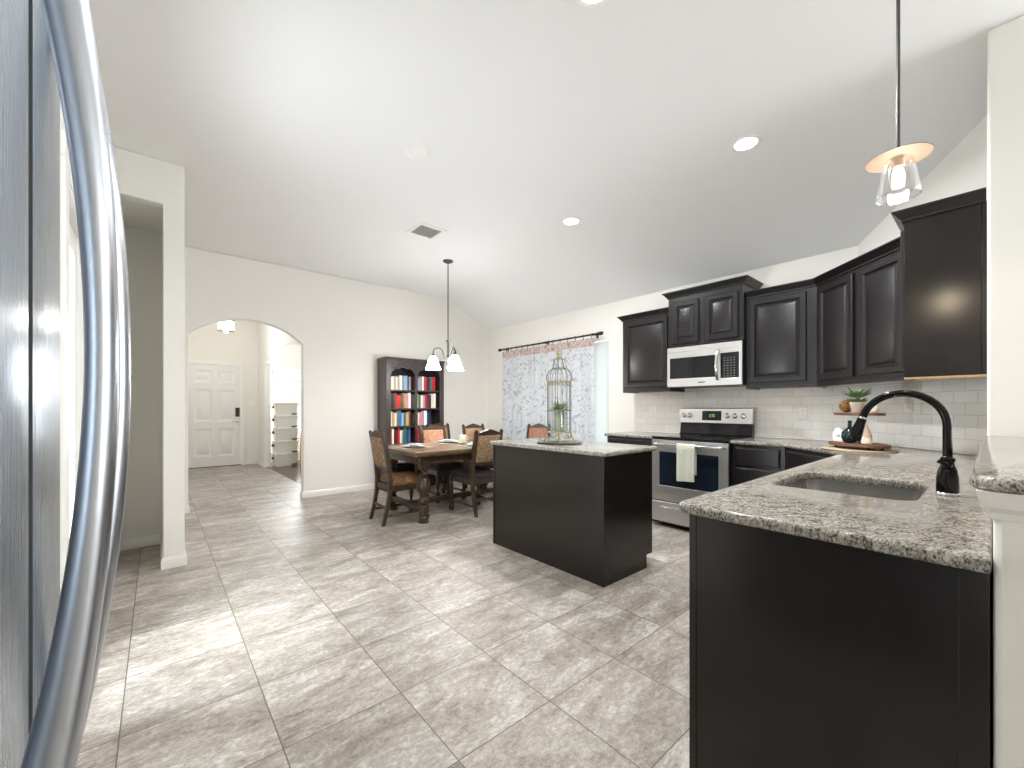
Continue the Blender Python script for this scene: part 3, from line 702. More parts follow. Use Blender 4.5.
# ------------------------------------------------------------------ refrigerator
t = thing('refrigerator', 'stainless french door refrigerator close up at the left edge', 'refrigerator', (0, 0, 0))
FXf = lambda y: -0.0825-0.05*((y-0.555)/0.455)**2
mb = MB(); mb.box(-0.85, -0.185, 0.10, 1.01, 0.02, 1.76); mb.build('body', M['black'], t, bevel=0.004)
mb = MB(); mb.box(-0.80, -0.20, 0.14, 0.97, 0, 0.02); mb.build('base_grille', M['black'], t)
def fr_door(name, y0, y1, z0, z1):
    mb = MB(); f_ = []
    N_ = 14; r = 0.010
    for i in range(N_+1):
        y = y0+(y1-y0)*i/N_; x = FXf(y)
        if i in (0, N_): x -= r
        f_.append((x, y))
    f_.insert(1, (FXf(y0+r*0.5)-r*0.25, y0+r*0.45)); f_.insert(-1, (FXf(y1-r*0.5)-r*0.25, y1-r*0.45))
    mb.prism([(-0.184, y0)]+f_+[(-0.184, y1)], [], z0, z1, PXY); o = mb.build(name, [M['steel_v'], M['gasket']], t, ang=50)
    for p in o.data.polygons:
        if min(abs(p.center.y-y0), abs(p.center.y-y1)) < 0.006: p.material_index = 1
    return o
dn = fr_door('door', 0.10, 0.5515, 0.62, 1.76); df = fr_door('door', 0.5585, 1.01, 0.62, 1.76)
fz = fr_door('freezer_drawer', 0.10, 1.01, 0.06, 0.605)
def fr_handle(y, parent):
    mb = MB(); loops = []; zc = 1.255
    for i in range(41):
        u = -1+2*i/40; dz = 0.435*u; x = -0.033-0.0545*u*u
        a = 0.0098+0.0085*abs(u)**1.6; b = 0.0135+0.003*abs(u)
        sl_ = -2*0.0545*u/0.435
        loops.append([(x+a*cos(k*2*pi/18), y+b*sin(k*2*pi/18), zc+dz-sl_*a*cos(k*2*pi/18)) for k in range(18)])
    mb.loft(loops); return mb.build('handle', M['steel_handle'], parent)
fr_handle(0.655, df); fr_handle(0.455, dn)
mb = MB(); mb.tube([(-0.13+0.02, 0.22, 0.52), (-0.055, 0.26, 0.52), (-0.035, 0.40, 0.52), (-0.03, 0.555, 0.52), (-0.035, 0.71, 0.52), (-0.055, 0.85, 0.52), (-0.11, 0.89, 0.52)], 0.013, 12); mb.build('handle', M['steel_handle'], fz)

# ------------------------------------------------------------------ range
RW = 0.756
YR_ = 1.94
t = thing('kitchen_range', 'stainless electric range with black glass cooktop between the dark cabinets', 'range', (XR-0.685, YR_+RW/2, 0), -pi/2)
RD = 0.635
mb = MB(); mb.box(0.002, RW-0.002, 0.03, RD, 0.05, 0.895); mb.build('body', M['black'], t)
mb = MB(); mb.box(0.05, RW-0.05, 0.10, RD-0.05, 0, 0.05); mb.build('toe_kick', M['black'], t)
mb = MB(); mb.box(0, RW, -0.006, RD-0.075, 0.896, 0.918); ct = mb.build('cooktop', M['black_glass'], t, bevel=0.005)
for cx, cy, r in ((0.2, 0.17, 0.105), (0.56, 0.17, 0.085), (0.2, 0.43, 0.075), (0.56, 0.43, 0.10)):
    mb = MB(); L0 = [(cx+r*cos(a_*pi/16), cy+r*sin(a_*pi/16)) for a_ in range(32)]; L1 = [(cx+(r-.004)*cos(a_*pi/16), cy+(r-.004)*sin(a_*pi/16)) for a_ in range(32)]
    mb.prism(L0, [L1], 0.9182, 0.9186, PXY); mb.build('burner_ring', M['gasket'], ct)
mb = MB(); mb.prism([(RD-0.074, 0.9185), (RD-0.05, 0.93), (RD-0.03, 1.06), (RD, 1.06), (RD, 0.90), (RD-0.074, 0.90)], [], 0.004, RW-0.004, lambda u, v, w_: (w_, u, v)); mb.build('backguard_base', M['black_glass'], t)
mb = MB(); mb.prism([(RD-0.058, 1.045), (RD-0.045, 1.20), (RD-0.03, 1.208), (RD, 1.208), (RD, 1.061), (RD-0.028, 1.061), (RD-0.028, 1.045)], [], 0.0, RW, lambda u, v, w_: (w_, u, v)); bgd = mb.build('control_panel', M['steel'], t, bevel=0.004)
mb = MB(); mb.prism([(RD-0.0592, 1.075), (RD-0.0508, 1.175), (RD-0.04, 1.175), (RD-0.04, 1.075)], [], 0.255, 0.455, lambda u, v, w_: (w_, u, v)); mb.build('display', M['black_glass'], t)
green = emit('green_clock_digits', (0.35, 0.9, 0.25), 0.45, (0.05, 0.1, 0.05))
SEG = {'1': 'bc', '2': 'abged', '0': 'abcdef', '5': 'afgcd'}
mb = MB(); x = 0.325
for ch in '12:05':
    if ch == ':':
        for z in (1.117, 1.137): mb.box(x, x+0.003, RD-0.0600, RD-0.0545, z, z+0.003)
        x += 0.007; continue
    for sgm in SEG[ch]:
        X0, X1, Z0_, Z1_ = {'a': (0, .011, .030, .033), 'g': (0, .011, .015, .018), 'd': (0, .011, 0, .003), 'f': (0, .003, .016, .033), 'b': (.008, .011, .016, .033), 'e': (0, .003, 0, .017), 'c': (.008, .011, 0, .017)}[sgm]
        mb.box(x+X0, x+X1, RD-0.0600, RD-0.0545, 1.110+Z0_, 1.110+Z1_)
    x += 0.0155
mb.build('clock_digits', green, t)
for kx in (0.052, 0.115, 0.515, 0.590, 0.672):
    mb = MB(); mb.lathe([(0.028, 0.0), (0.027, -0.010), (0.020, -0.014), (0.018, -0.030), (0.0005, -0.031)], 20, (kx, RD-0.0515, 1.125), 'y'); mb.box(kx-0.003, kx+0.003, RD-0.087, RD-0.070, 1.109, 1.141); mb.build('knob', M['chrome'], t)
mb = MB(); mb.prism([(0.0, 0.270), (RW, 0.270), (RW, 0.885), (0.0, 0.885)], [[(0.085, 0.425), (RW-0.085, 0.425), (RW-0.085, 0.765), (0.085, 0.765)]], 0.0, 0.029, PXZ); od = mb.build('oven_door', M['steel'], t, bevel=0.004)
mb = MB(); mb.box(0.080, RW-0.080, 0.003, 0.016, 0.42, 0.77); mb.build('oven_window', M['oven_glass'], od)
mb = MB(); mb.tube([(0.03, -0.001, 0.845), (0.035, -0.03, 0.845), (0.06, -0.045, 0.845), (0.20, -0.050, 0.845), (RW/2, -0.052, 0.845), (RW-0.20, -0.050, 0.845), (RW-0.06, -0.045, 0.845), (RW-0.035, -0.03, 0.845), (RW-0.03, -0.001, 0.845)], 0.013, 12); mb.build('handle', M['chrome'], od)
mb = MB(); mb.box(0.0, RW, 0.0, 0.029, 0.055, 0.258); sd = mb.build('storage_drawer', M['steel'], t, bevel=0.006)
mb = MB(); mb.tube([(0.10, 0.0, 0.205), (0.12, -0.018, 0.205), (0.2, -0.026, 0.207), (RW/2, -0.028, 0.208), (RW-0.2, -0.026, 0.207), (RW-0.12, -0.018, 0.205), (RW-0.10, 0.0, 0.205)], 0.012, 10); mb.build('handle', M['chrome'], sd)
# towel over the oven handle
xh, yh, zh = XR-0.685-0.0515, 0, 0.845
tw = MB(); NX, prof_ = 12, []
rr = 0.0165
prof_ = [(-rr-0.001, 0.50+0.0)]+[(-rr-0.001-0.002*sin(i), 0.50+(zh-0.50)*i/8) for i in range(1, 9)]+[(rr*cos(pi-pi*i/8), zh+rr*sin(pi-pi*i/8)) for i in range(1, 8)]+[(rr+0.001, zh-(zh-0.56)*i/7) for i in range(0, 8)]
rows = []
for i in range(NX+1):
    u = i/NX; y = 2.012-0.180*u
    rows.append([(xh+dx*(1)-(0.004*sin(9*u)+0.010*abs(sin(2.2*pi*u)))*max(0, min(1, (zh-z)*6))*(1 if dx < 0 else -0.3), y+(0.012*(zh-z)*(u-0.5)), z+(0.012*u if z < 0.6 else 0)) for dx, z in prof_])
tw.loft(rows, False); o = tw.build('dish_towel', M['towel'], solid=0.004, ang=70); tag(o, 'pale waffle dish towel hanging over the oven door handle', 'towel')

# ------------------------------------------------------------------ microwave
MW, MH, MD = 0.752, 0.420, 0.40
t = thing('microwave', 'stainless over-the-range microwave with a black window', 'microwave', (XR-MD-0.005, YC+MW/2, 1.427), -pi/2)
mb = MB(); mb.box(0.001, MW-0.001, 0.025, MD, 0.0, MH-0.002); mb.build('body', M['black'], t, bevel=0.003)
mb = MB(); mb.box(0, MW, 0.0, 0.024, MH-0.055, MH-0.003); mb.build('vent_grille', M['steel'], t, bevel=0.003)
mb = MB(); mb.prism([(0, 0.002), (MW, 0.002), (MW, MH-0.057), (0, MH-0.057)], [[(0.03, 0.088), (0.52, 0.088), (0.52, 0.305), (0.03, 0.305)], [(0.555, 0.072), (MW-0.028, 0.072), (MW-0.028, 0.315), (0.555, 0.315)]], 0.0, 0.024, PXZ); md = mb.build('door', M['steel'], t, bevel=0.003)
mb = MB(); mb.box(0.028, 0.522, 0.004, 0.02, 0.086, 0.307); mb.build('window', M['black_glass'], md)
mb = MB(); mb.box(0.553, MW-0.026, 0.002, 0.02, 0.070, 0.317); cp = mb.build('control_panel', M['black_glass'], t)
key = plain('grey_key_marks', c8(104, 104, 104), 0.5)
mb = MB()
for r_ in range(8):
    for c_ in range(4): mb.box(0.585+c_*0.030, 0.600+c_*0.030, 0.0008, 0.0030, 0.085+r_*0.025, 0.094+r_*0.025)
mb.build('keys', key, cp)
mb = MB(); loops = []
for i in range(15):
    u = -1+2*i/14; y = -0.012-0.038*(1-u*u); z = 0.200+0.150*u; a = 0.016-0.003*(1-u*u)
    loops.append([(0.533+a*cos(k*pi/6), y+0.009*sin(k*pi/6), z) for k in range(12)])
mb.loft(loops); mb.tube([(0.533, 0.001, 0.066), (0.533, -0.014, 0.062)], 0.011, 10); mb.tube([(0.533, 0.001, 0.334), (0.533, -0.014, 0.338)], 0.011, 10); mb.build('handle', M['chrome'], md)
mb = MB(); mb.box(0.335, 0.405, -0.0008, 0.002, 0.036, 0.046); mb.build('maker_badge', M['slot'], md)

# ------------------------------------------------------------------ outlets and switches
def plate(label, loc, rz, sw=False, cat='outlet'):
    t = thing('wall_outlet' if not sw else 'light_switch', label, cat, loc, rz)
    mb = MB(); mb.box(-0.036, 0.036, -0.006, 0, -0.058, 0.058); p = mb.build('cover_plate', M['plastic_white'], t, bevel=0.003)
    if sw:
        mb = MB(); mb.box(-0.016, 0.016, -0.009, -0.0062, -0.032, 0.032); mb.build('rocker', M['plastic_white'], t, bevel=0.002)
    else:
        for s_ in (-1, 1):
            mb = MB(); mb.lathe([(0.0165, -0.0062), (0.0165, -0.008), (0.001, -0.008)], 16, (0, 0, s_*0.02), 'y'); k_ = mb.build('socket', M['plastic_white'], t)
            mb = MB(); [mb.box(x_-0.0012, x_+0.0012, -0.0085, -0.0081, s_*0.02-0.004, s_*0.02+0.005) for x_ in (-0.006, 0.006)]; mb.build('slots', M['slot'], k_)
    return t
plate('white outlet on the backsplash left of the range', (XR-0.0085, 2.70, 1.165), -pi/2)
plate('white outlet on the backsplash midway between the range and the corner', (XR-0.0085, 1.165, 1.16), -pi/2)
dv = 0.0085/sqrt(2)
plate('white outlet behind the faucet with a plug-in light in it', (4.222-dv, 4.222-DC+dv, 1.235), -0.75*pi)
t = thing('night_light', 'small frosted plug-in night light in the outlet behind the faucet', 'night light', (4.222-dv*2.1, 4.222-DC+dv*2.1, 1.262), -0.75*pi)
mb = MB(); mb.box(-0.022, 0.022, -0.030, 0.0, -0.024, 0.022); mb.build('plug_body', M['plastic_white'], t, bevel=0.005)
mb = MB(); mb.box(-0.022, 0.022, -0.036, -0.012, 0.0225, 0.062); mb.build('lamp_shade', M['lens_off'], t, bevel=0.006)
plate('white light switch on the entry wall right of the front door', (1.54, YD-0.0005, 1.30), 0, True, 'switch')

# ------------------------------------------------------------------ ceiling fixtures
def can_light(label, x, y, on=True):
    t = thing('recessed_light', label, 'ceiling light', (x, y, ZC), 0, 'recessed ceiling lights')
    mb = MB(); mb.lathe([(0.095, -0.0005), (0.097, -0.006), (0.090, -0.010), (0.072, -0.007), (0.070, -0.0005)], 32, cap=False); mb.build('trim_ring', M['plastic_white'], t)
    mb = MB(); mb.lathe([(0.070, -0.001), (0.069, -0.005), (0.0005, -0.0055)], 32); mb.build('lens', M['lens'] if on else M['lens_off'], t)
    if on:
        l = area('can_lamp', (x, y, ZC-0.02), (0, 0, 0), 0.13, 0.13, CAN_W, (0.97, 0.98, 1.0), 160, 'DISK')
    return t
CAN_W = 27
can_light('recessed ceiling light, lit, nearest the dining chandelier', 3.115, 2.735)
can_light('recessed ceiling light, lit, between the pendant and the range', 3.125, 1.135)
can_light('recessed ceiling light, lit, cut by the top edge of the picture', 1.455, 1.145)
can_light('recessed ceiling light that is switched off, left of the air vent', 1.433, 2.718, False)
t = thing('ceiling_vent', 'white square air vent on the ceiling near the chandelier', 'vent', (2.14, 3.88, ZC))
mb = MB(); mb.prism([(-0.16, -0.16), (0.16, -0.16), (0.16, 0.16), (-0.16, 0.16)], [[(-0.12, -0.12), (0.12, -0.12), (0.12, 0.12), (-0.12, 0.12)]], -0.012, -0.0005, PXY); mb.build('frame', M['plastic_white'], t, bevel=0.004)
mb = MB(); mb.box(-0.12, 0.12, -0.12, 0.12, -0.002, -0.0006); mb.build('duct', M['vent_gap'], t)
for i in range(9):
    mb = MB(); mb.M = Matrix.Translation((0, -0.107+i*0.0268, -0.0075)) @ Matrix.Rotation(R(32), 4, 'X'); mb.box(-0.119, 0.119, -0.009, 0.009, -0.0009, 0.0009); mb.build('louver', M['plastic_white'], t)

# pendant
PX, PY = 2.05, 0.23
t = thing('pendant_lamp', 'glass pendant lamp with a flat round shade hanging over the sink', 'pendant lamp', (PX, PY, ZC))
mb = MB(); mb.lathe([(0.06, -0.0005), (0.06, -0.015), (0.02, -0.025), (0.008, -0.03)], 20); mb.build('canopy', M['pewter'], t)
zd = 2.122-ZC
mb = MB(); mb.tube([(0, 0, -0.028), (0, 0, zd+0.034)], 0.0058, 10); mb.build('rod', M['pewter'], t)
mb = MB(); mb.lathe([(0.0046, 0.0380), (0.0068, 0.0342), (0.0084, 0.0228), (0.0228, 0.0182), (0.0258, 0.0076), (0.0258, 0.0023)], 20, (0, 0, zd)); mb.build('socket_cap', M['pewter'], t)
mb = MB(); mb.lathe([(0.0228, 0.0017), (0.0760, -0.0008), (0.0920, -0.0038), (0.0920, -0.0049), (0.0760, -0.0023), (0.0228, 0.0004)], 40, (0, 0, zd), cap=False); mb.m = 1
mb.lathe([(0.0076, -0.0006), (0.0228, -0.0006), (0.0760, -0.0034), (0.0916, -0.0055)], 40, (0, 0, zd), cap=False); mb.build('disc_shade', [M['pewter'], M['copper']], t)
mb = MB(); mb.lathe([(0.0350, -0.0055), (0.0395, -0.0109), (0.0456, -0.0410), (0.0570, -0.1049), (0.0631, -0.1368), (0.0616, -0.1459), (0.0593, -0.1423), (0.0604, -0.1368)], 36, (0, 0, zd), cap=False); mb.build('glass_shade', M['glass'], t)
mb = MB(); mb.lathe([(0.0137, -0.0030), (0.0137, -0.0342), (0.0106, -0.0380)], 16, (0, 0, zd)); mb.build('socket', M['copper'], t)
mb = MB(); mb.lathe([(0.0091, -0.0388), (0.0152, -0.0532), (0.0182, -0.0722), (0.0152, -0.0897), (0.0004, -0.0958)], 18, (0, 0, zd)); mb.build('bulb', M['bulb'], t)
pl = bpy.data.lights.new('pendant_bulb_light', 'SPOT'); pl.energy = 6.5; pl.color = (1.0, 0.80, 0.58); pl.shadow_soft_size = 0.03; pl.spot_size = R(176); pl.spot_blend = 0.12
po = bpy.data.objects.new('pendant_bulb_light', pl); COL.objects.link(po); po.location = (PX, PY, 2.122-0.110)

# chandelier
CX, CY = 2.785, 4.49
t = thing('chandelier', 'dark scrolled chandelier with white bell shades over the dining table', 'chandelier', (CX, CY, ZC))
mb = MB(); mb.lathe([(0.065, -0.0005), (0.062, -0.012), (0.03, -0.028), (0.008, -0.035)], 20); mb.build('canopy', M['pewter'], t)
mb = MB(); zz = -0.035; i = 0
while zz > -0.99:
    L_ = [(0.010*cos(a_*pi/6), 0.0, zz-0.018+0.019*sin(a_*pi/6)) if i % 2 == 0 else (0.0, 0.010*cos(a_*pi/6), zz-0.018+0.019*sin(a_*pi/6)) for a_ in range(12)]
    mb.tube(L_, 0.0030, 5, cyc=True); zz -= 0.031; i += 1
mb.build('chain', M['pewter'], t)
zb = -0.995
mb = MB(); mb.lathe([(0.004, 0.0), (0.012, -0.004), (0.034, -0.012), (0.034, -0.018), (0.012, -0.028), (0.011, -0.18), (0.02, -0.205), (0.024, -0.235), (0.012, -0.265), (0.014, -0.285), (0.002, -0.30)], 18, (0, 0, zb)); mb.build('stem', M['pewter'], t)
for k in range(3):
    a_ = -0.70844+R(185+120*k)
    d_ = Vector((cos(a_), sin(a_), 0)); RS = 0.185
    P = [(0.012, -0.245), (0.045, -0.235), (0.058, -0.185), (0.072, -0.135), (0.105, -0.105), (0.150, -0.105), (0.180, -0.130), (RS, -0.165), (RS, -0.188)]
    mb = MB(); mb.tube([d_*r_+Vector((0, 0, zb+z_)) for r_, z_ in P], 0.0070, 8); arm = mb.build('arm', M['pewter'], t)
    c_ = d_*RS
    mb = MB(); mb.lathe([(0.012, -0.183), (0.026, -0.192), (0.026, -0.215), (0.018, -0.222)], 14, (c_.x, c_.y, zb)); mb.build('socket', M['pewter'], arm)
    mb = MB(); mb.lathe([(0.028, -0.210), (0.040, -0.222), (0.058, -0.255), (0.068, -0.295), (0.078, -0.335), (0.098, -0.372), (0.096, -0.373), (0.075, -0.335), (0.065, -0.295), (0.055, -0.255), (0.034, -0.225)], 28, (c_.x, c_.y, zb), cap=False); mb.build('bell_shade', M['shade'], arm)
    ll = bpy.data.lights.new('chandelier_bulb_light', 'POINT'); ll.energy = 9; ll.color = (1, 0.93, 0.85); ll.shadow_soft_size = 0.04
    lo = bpy.data.objects.new('chandelier_bulb_light', ll); COL.objects.link(lo); lo.location = (CX+c_.x, CY+c_.y, ZC+zb-0.385)

# foyer light
t = thing('entry_light', 'bright drum ceiling light hanging in the entry hall', 'ceiling light', (0.90, 8.6, ZC))
mb = MB(); mb.lathe([(0.06, -0.0005), (0.06, -0.02), (0.01, -0.03), (0.01, -0.36)], 16); mb.build('canopy', M['chrome'], t)
mb = MB()
for i in range(16): mb.box(*(lambda cx_, cy_: (cx_-0.014, cx_+0.014, cy_-0.014, cy_+0.014))(0.105*cos(i*pi/8), 0.105*sin(i*pi/8)), -0.52, -0.365)
mb.build('crystal_drum', M['shade_foyer'], t, bevel=0.004)
mb = MB(); mb.lathe([(0.125, -0.35), (0.125, -0.364), (0.001, -0.364)], 24); mb.lathe([(0.125, -0.522), (0.125, -0.534), (0.09, -0.534), (0.09, -0.522)], 24); mb.lathe([(0.05, -0.55), (0.02, -0.565), (0.001, -0.57)], 12); mb.build('frame', M['pewter'], t)
ll = bpy.data.lights.new('entry_bulb_light', 'POINT'); ll.energy = 22; ll.color = (1, 0.96, 0.92); ll.shadow_soft_size = 0.1
lo = bpy.data.objects.new('entry_bulb_light', ll); COL.objects.link(lo); lo.location = (0.90, 8.6, ZC-0.64)

# ------------------------------------------------------------------ curtains
t = thing('curtain_rod', 'black curtain rod above the dining window', 'curtain rod', (XR-0.10, 0, 2.20))
RY0, RY1 = 3.44, 5.52
mb = MB(); mb.tube([(0, RY0, 0), (0, RY1, 0)], 0.012, 12); mb.build('pole', M['iron'], t)
for y, s_ in ((RY0, -1), (RY1, 1)):
    mb = MB(); mb.lathe([(0.012, 0), (0.024, 0.004*s_), (0.024, 0.05*s_), (0.014, 0.058*s_), (0.001, 0.06*s_)], 14, (0, y, 0), 'y'); mb.build('finial', M['iron'], t)
for y in (RY0+0.10, (RY0+RY1)/2, RY1-0.08):
    mb = MB(); mb.box(0.008, 0.099, y-0.006, y+0.006, -0.008, 0.008); mb.box(0.092, 0.0995, y-0.015, y+0.015, -0.04, 0.04); mb.lathe([(0.016, -0.010), (0.018, 0), (0.016, 0.010)], 12, (0, y, 0), 'y', cap=False); mb.build('bracket', M['iron'], t)
def curtain(label, y0, y1, n_rings, seed):
    rnd = random.Random(seed)
    t = thing('curtain', label, 'curtain', (XR-0.10, y0, 0), 0, 'dining window curtains')
    W = y1-y0; NU = 120
    def wav(u, amp): return amp*(sin(2*pi*u*n_rings)+0.35*sin(2*pi*u*n_rings*2.3+seed))
    for nm, za, zb_, mat in (('heading', 2.155, 2.05, M['valance']), ('drape', 2.05, 0.03, M['curtain'])):
        mb = MB(); rows = []
        NV = 4 if nm == 'heading' else 14
        for j in range(NV+1):
            z = za+(zb_-za)*j/NV; amp = 0.018+0.028*(2.155-z)/2.1
            rows.append([(wav(i/NU, amp), W*i/NU, z) for i in range(NU+1)])
        mb.loft(rows, False); mb.build(nm, mat, t, ang=80)
    for k in range(n_rings):
        y = W*(k+0.25)/n_rings
        mb = MB(); mb.tube([(0.020*cos(a_*pi/8), y, 2.197+0.020*sin(a_*pi/8)) for a_ in range(16)], 0.0025, 6, cyc=True); mb.box(0.0, 0.004, y-0.004, y+0.004, 2.150, 2.178); mb.build('ring', M['iron'], t)
curtain('blue and grey floral curtain panel on the left of the dining window', 4.56, 5.47, 7, 1)
curtain('blue and grey floral curtain panel on the right, behind the birdcage', 3.53, 4.545, 7, 2)

# ------------------------------------------------------------------ bookshelf and books
BX0, BX1, BY0, BY1, BZ = 2.50, 3.46, 5.70, 6.005, 1.945
t = thing('bookshelf', 'tall dark carved bookshelf against the arch wall', 'bookshelf', (BX0, BY0, 0))
bw, bd_ = BX1-BX0, BY1-BY0
for x0, x1 in ((0, 0.022), (bw-0.022, bw)):
    mb = MB(); mb.box(x0, x1, 0.022, bd_, 0, BZ-0.03); mb.build('side_panel', M['case'], t)
mb = MB(); mb.box(-0.012, bw+0.012, -0.012, bd_, BZ-0.0295, BZ); mb.build('top', M['case'], t, bevel=0.006)
mb = MB(); mb.box(0.0225, bw-0.0225, bd_-0.012, bd_-0.001, 0.06, BZ-0.031); mb.build('back_panel', M['case_in'], t)
SHZ = [0.12, 0.40, 0.675, 0.937, 1.203, 1.474]
for z in SHZ:
    mb = MB(); mb.box(0.0225, bw-0.0225, 0.024, bd_-0.013, z-0.02, z); mb.build('shelf', M['case'], t)
for x0, x1 in ((0, 0.075), (bw/2-0.022, bw/2+0.022), (bw-0.075, bw)):
    mb = MB(); mb.box(x0, x1, 0, 0.0215, 0.10, BZ-0.0305); mb.build('stile', M['case'], t, bevel=0.003)
mb = MB(); mb.box(0.0, bw, 0.0, 0.0215, 0.0, 0.0995); mb.build('plinth', M['case'], t, bevel=0.003)
for x0, x1 in ((0.0755, bw/2-0.0225), (bw/2+0.0225, bw-0.0755)):
    W = x1-x0; bot = []
    for i in range(21):
        u = i/20; s_ = 0.085*abs(sin(pi*u))**0.6+0.018*abs(sin(3*pi*u)); bot.append((x0+W*u, BZ-0.245+s_))
    mb = MB(); mb.prism(bot+[(x1, BZ-0.031), (x0, BZ-0.031)], [], 0.002, 0.020, PXZ)
    v_ = mb.build('carved_valance', M['case'], t)
    mb = MB()
    for i in range(5):
        a_ = (i-2)*0.5; mb.sphere((x0+W/2+0.05*sin(a_)*1.6, 0.001, BZ-0.085-0.012*abs(i-2)), 0.018, 8, 6, (1, 0.45, 1.3))
    mb.sphere((x0+W*0.18, 0.001, BZ-0.15), 0.022, 8, 6, (1.5, 0.4, 0.8)); mb.sphere((x0+W*0.82, 0.001, BZ-0.15), 0.018, 8, 6, (1.5, 0.4, 0.8))
    mb.build('carving', M['case'], v_)
BC = {'red': (186, 32, 44), 'cream': (222, 214, 196), 'navy': (34, 46, 78), 'tan': (178, 150, 112), 'sky blue': (128, 164, 196), 'white': (236, 234, 228), 'olive': (112, 112, 70), 'maroon': (104, 30, 36), 'black': (30, 28, 30), 'teal': (44, 104, 106), 'brown': (96, 66, 46), 'grey': (150, 150, 150), 'pink': (206, 120, 140), 'green': (58, 104, 66), 'plum': (112, 52, 92), 'orange': (206, 118, 58), 'blue': (48, 96, 160)}
BM = {k: plain('book_cover_'+k.replace(' ', '_'), c8(*v), 0.45, var=0.05) for k, v in BC.items()}
pages = plain('book_pages', c8(232, 226, 210), 0.8, var=0.05)
ORD = ['first', 'second', 'third', 'fourth', 'fifth', 'sixth', 'seventh', 'eighth', 'ninth', 'tenth', 'eleventh', 'twelfth']
rowsB = [  # shelf z, name, left bay, right bay, available height
    (SHZ[5], 'top', 'cream white tan cream grey white tan sky_blue sky_blue navy grey', 'pink sky_blue grey white red maroon black teal red red', 0.215),
    (SHZ[4], 'second', 'black black brown red red brown olive tan pink white', 'white green cream pink plum maroon black cream white', 0.23),
    (SHZ[3], 'third', 'cream tan cream olive blue sky_blue green tan brown', 'cream pink grey white navy navy', 0.23),
    (SHZ[2], 'fourth', 'red white black maroon red white grey teal green navy blue', 'red navy brown maroon grey teal', 0.23),
    (SHZ[1], 'fifth', 'cream white black tan grey white brown', 'white cream navy tan white grey', 0.22)]
for z, nm, lb, rb, hav in rowsB:
    for bay, cols, xa, xb in (('left', lb, 0.082, bw/2-0.03), ('right', rb, bw/2+0.03, bw-0.082)):
        cols = [c.replace('_', ' ') for c in cols.split()]; x = xa; n_ = len(cols); avail = xb-xa
        ws = [random.uniform(0.75, 1.25) for _ in cols]; lean_pad = 0.05
        ksc = (avail-lean_pad)/sum(ws); last = (nm, bay) in (('third', 'right'),)
        if last: ksc *= 0.75
        for i, c in enumerate(cols):
            th = min(ws[i]*ksc, 0.048); hgt = min(hav, random.uniform(0.185, 0.23)); dpt = random.uniform(0.15, 0.185)
            mb = MB(); mb.prism([(0, 0), (dpt, 0), (dpt, th), (0, th)], [], 0.0, hgt, lambda u, v, w_: (v, u, w_))
            mb.m = 1; mb.box(0.002, th-0.002, 0.004, dpt+0.0008, hgt-0.002, hgt+0.0008)
            lean = R(random.choice((0, 0, 4, 6))) if i else 0
            o = mb.build('book', [BM[c], pages]); lean = 0
            o.location = (BX0+x, BY0+0.045+random.uniform(0, 0.02), z+0.0008)
            tag(o, '%s book, %s from the left in the %s bay of the %s shelf' % (c, ORD[i], bay, nm), 'book', 'books on the %s shelf' % nm)
            x += th+0.0012

# ------------------------------------------------------------------ dining table and chairs
OD = M['oak_dark']
TX0, TX1, TY0, TY1, TZ = 1.97, 3.93, 3.80, 4.80, 0.755
t = thing('dining_table', 'carved dark oak dining table with bulbous turned legs', 'table', ((TX0+TX1)/2, (TY0+TY1)/2, 0))
a, b = (TX1-TX0)/2, (TY1-TY0)/2
mb = MB(); mb.prism(rrect(-a, a, -b, b, 0.02, 3), [], TZ-0.026, TZ, PXY); mb.build('tabletop', M['oak_top'], t, bevel=0.008, seg=3)
mb = MB(); mb.prism(rrect(-a+0.03, a-0.03, -b+0.03, b-0.03, 0.02, 3), [], TZ-0.052, TZ-0.0265, PXY); mb.build('draw_leaf', M['oak_top'], t, bevel=0.006)
mb = MB(); mb.prism(rrect(-a+0.10, a-0.10, -b+0.10, b-0.10, 0.01, 3), [rrect(-a+0.125, a-0.125, -b+0.125, b-0.125, 0.005, 3)], TZ-0.14, TZ-0.0525, PXY); mb.build('apron', OD, t, bevel=0.003)
lp = [(0.055, 0.0), (0.058, 0.02), (0.045, 0.03), (0.050, 0.05), (0.040, 0.065), (0.046, 0.10), (0.046, 0.17), (0.030, 0.185), (0.052, 0.205), (0.060, 0.23), (0.050, 0.26), (0.030, 0.275), (0.036, 0.29), (0.060, 0.33), (0.072, 0.37), (0.070, 0.41), (0.050, 0.455), (0.032, 0.475), (0.038, 0.49), (0.056, 0.51), (0.034, 0.53), (0.040, 0.56)]
for sx in (-1, 1):
    for sy in (-1, 1):
        cx, cy = sx*(a-0.165), sy*(b-0.125)
        mb = MB(); mb.lathe(lp, 20, (cx, cy, 0)); mb.box(cx-0.045, cx+0.045, cy-0.045, cy+0.045, 0.555, TZ-0.0535)
        lg = mb.build('leg', OD, t)
        mb = MB()
        for k in range(12): 
            an = 2*pi*k/12; mb.tube([(cx+r_*1.0*cos(an), cy+r_*1.0*sin(an), z_) for r_, z_ in ((0.052, 0.32), (0.071, 0.36), (0.071, 0.41), (0.052, 0.452))], 0.0065, 5)
        mb.build('gadroon_carving', OD, lg)
for sx in (-1, 1):
    mb = MB(); cx = sx*(a-0.165); mb.box(cx-0.03, cx+0.03, -(b-0.125)+0.045, (b-0.125)-0.045, 0.105, 0.165); mb.build('end_stretcher', OD, t, bevel=0.006)
mb = MB(); mb.box(-(a-0.165)+0.031, (a-0.165)-0.031, -0.03, 0.03, 0.105, 0.160); mb.build('long_stretcher', OD, t, bevel=0.006)
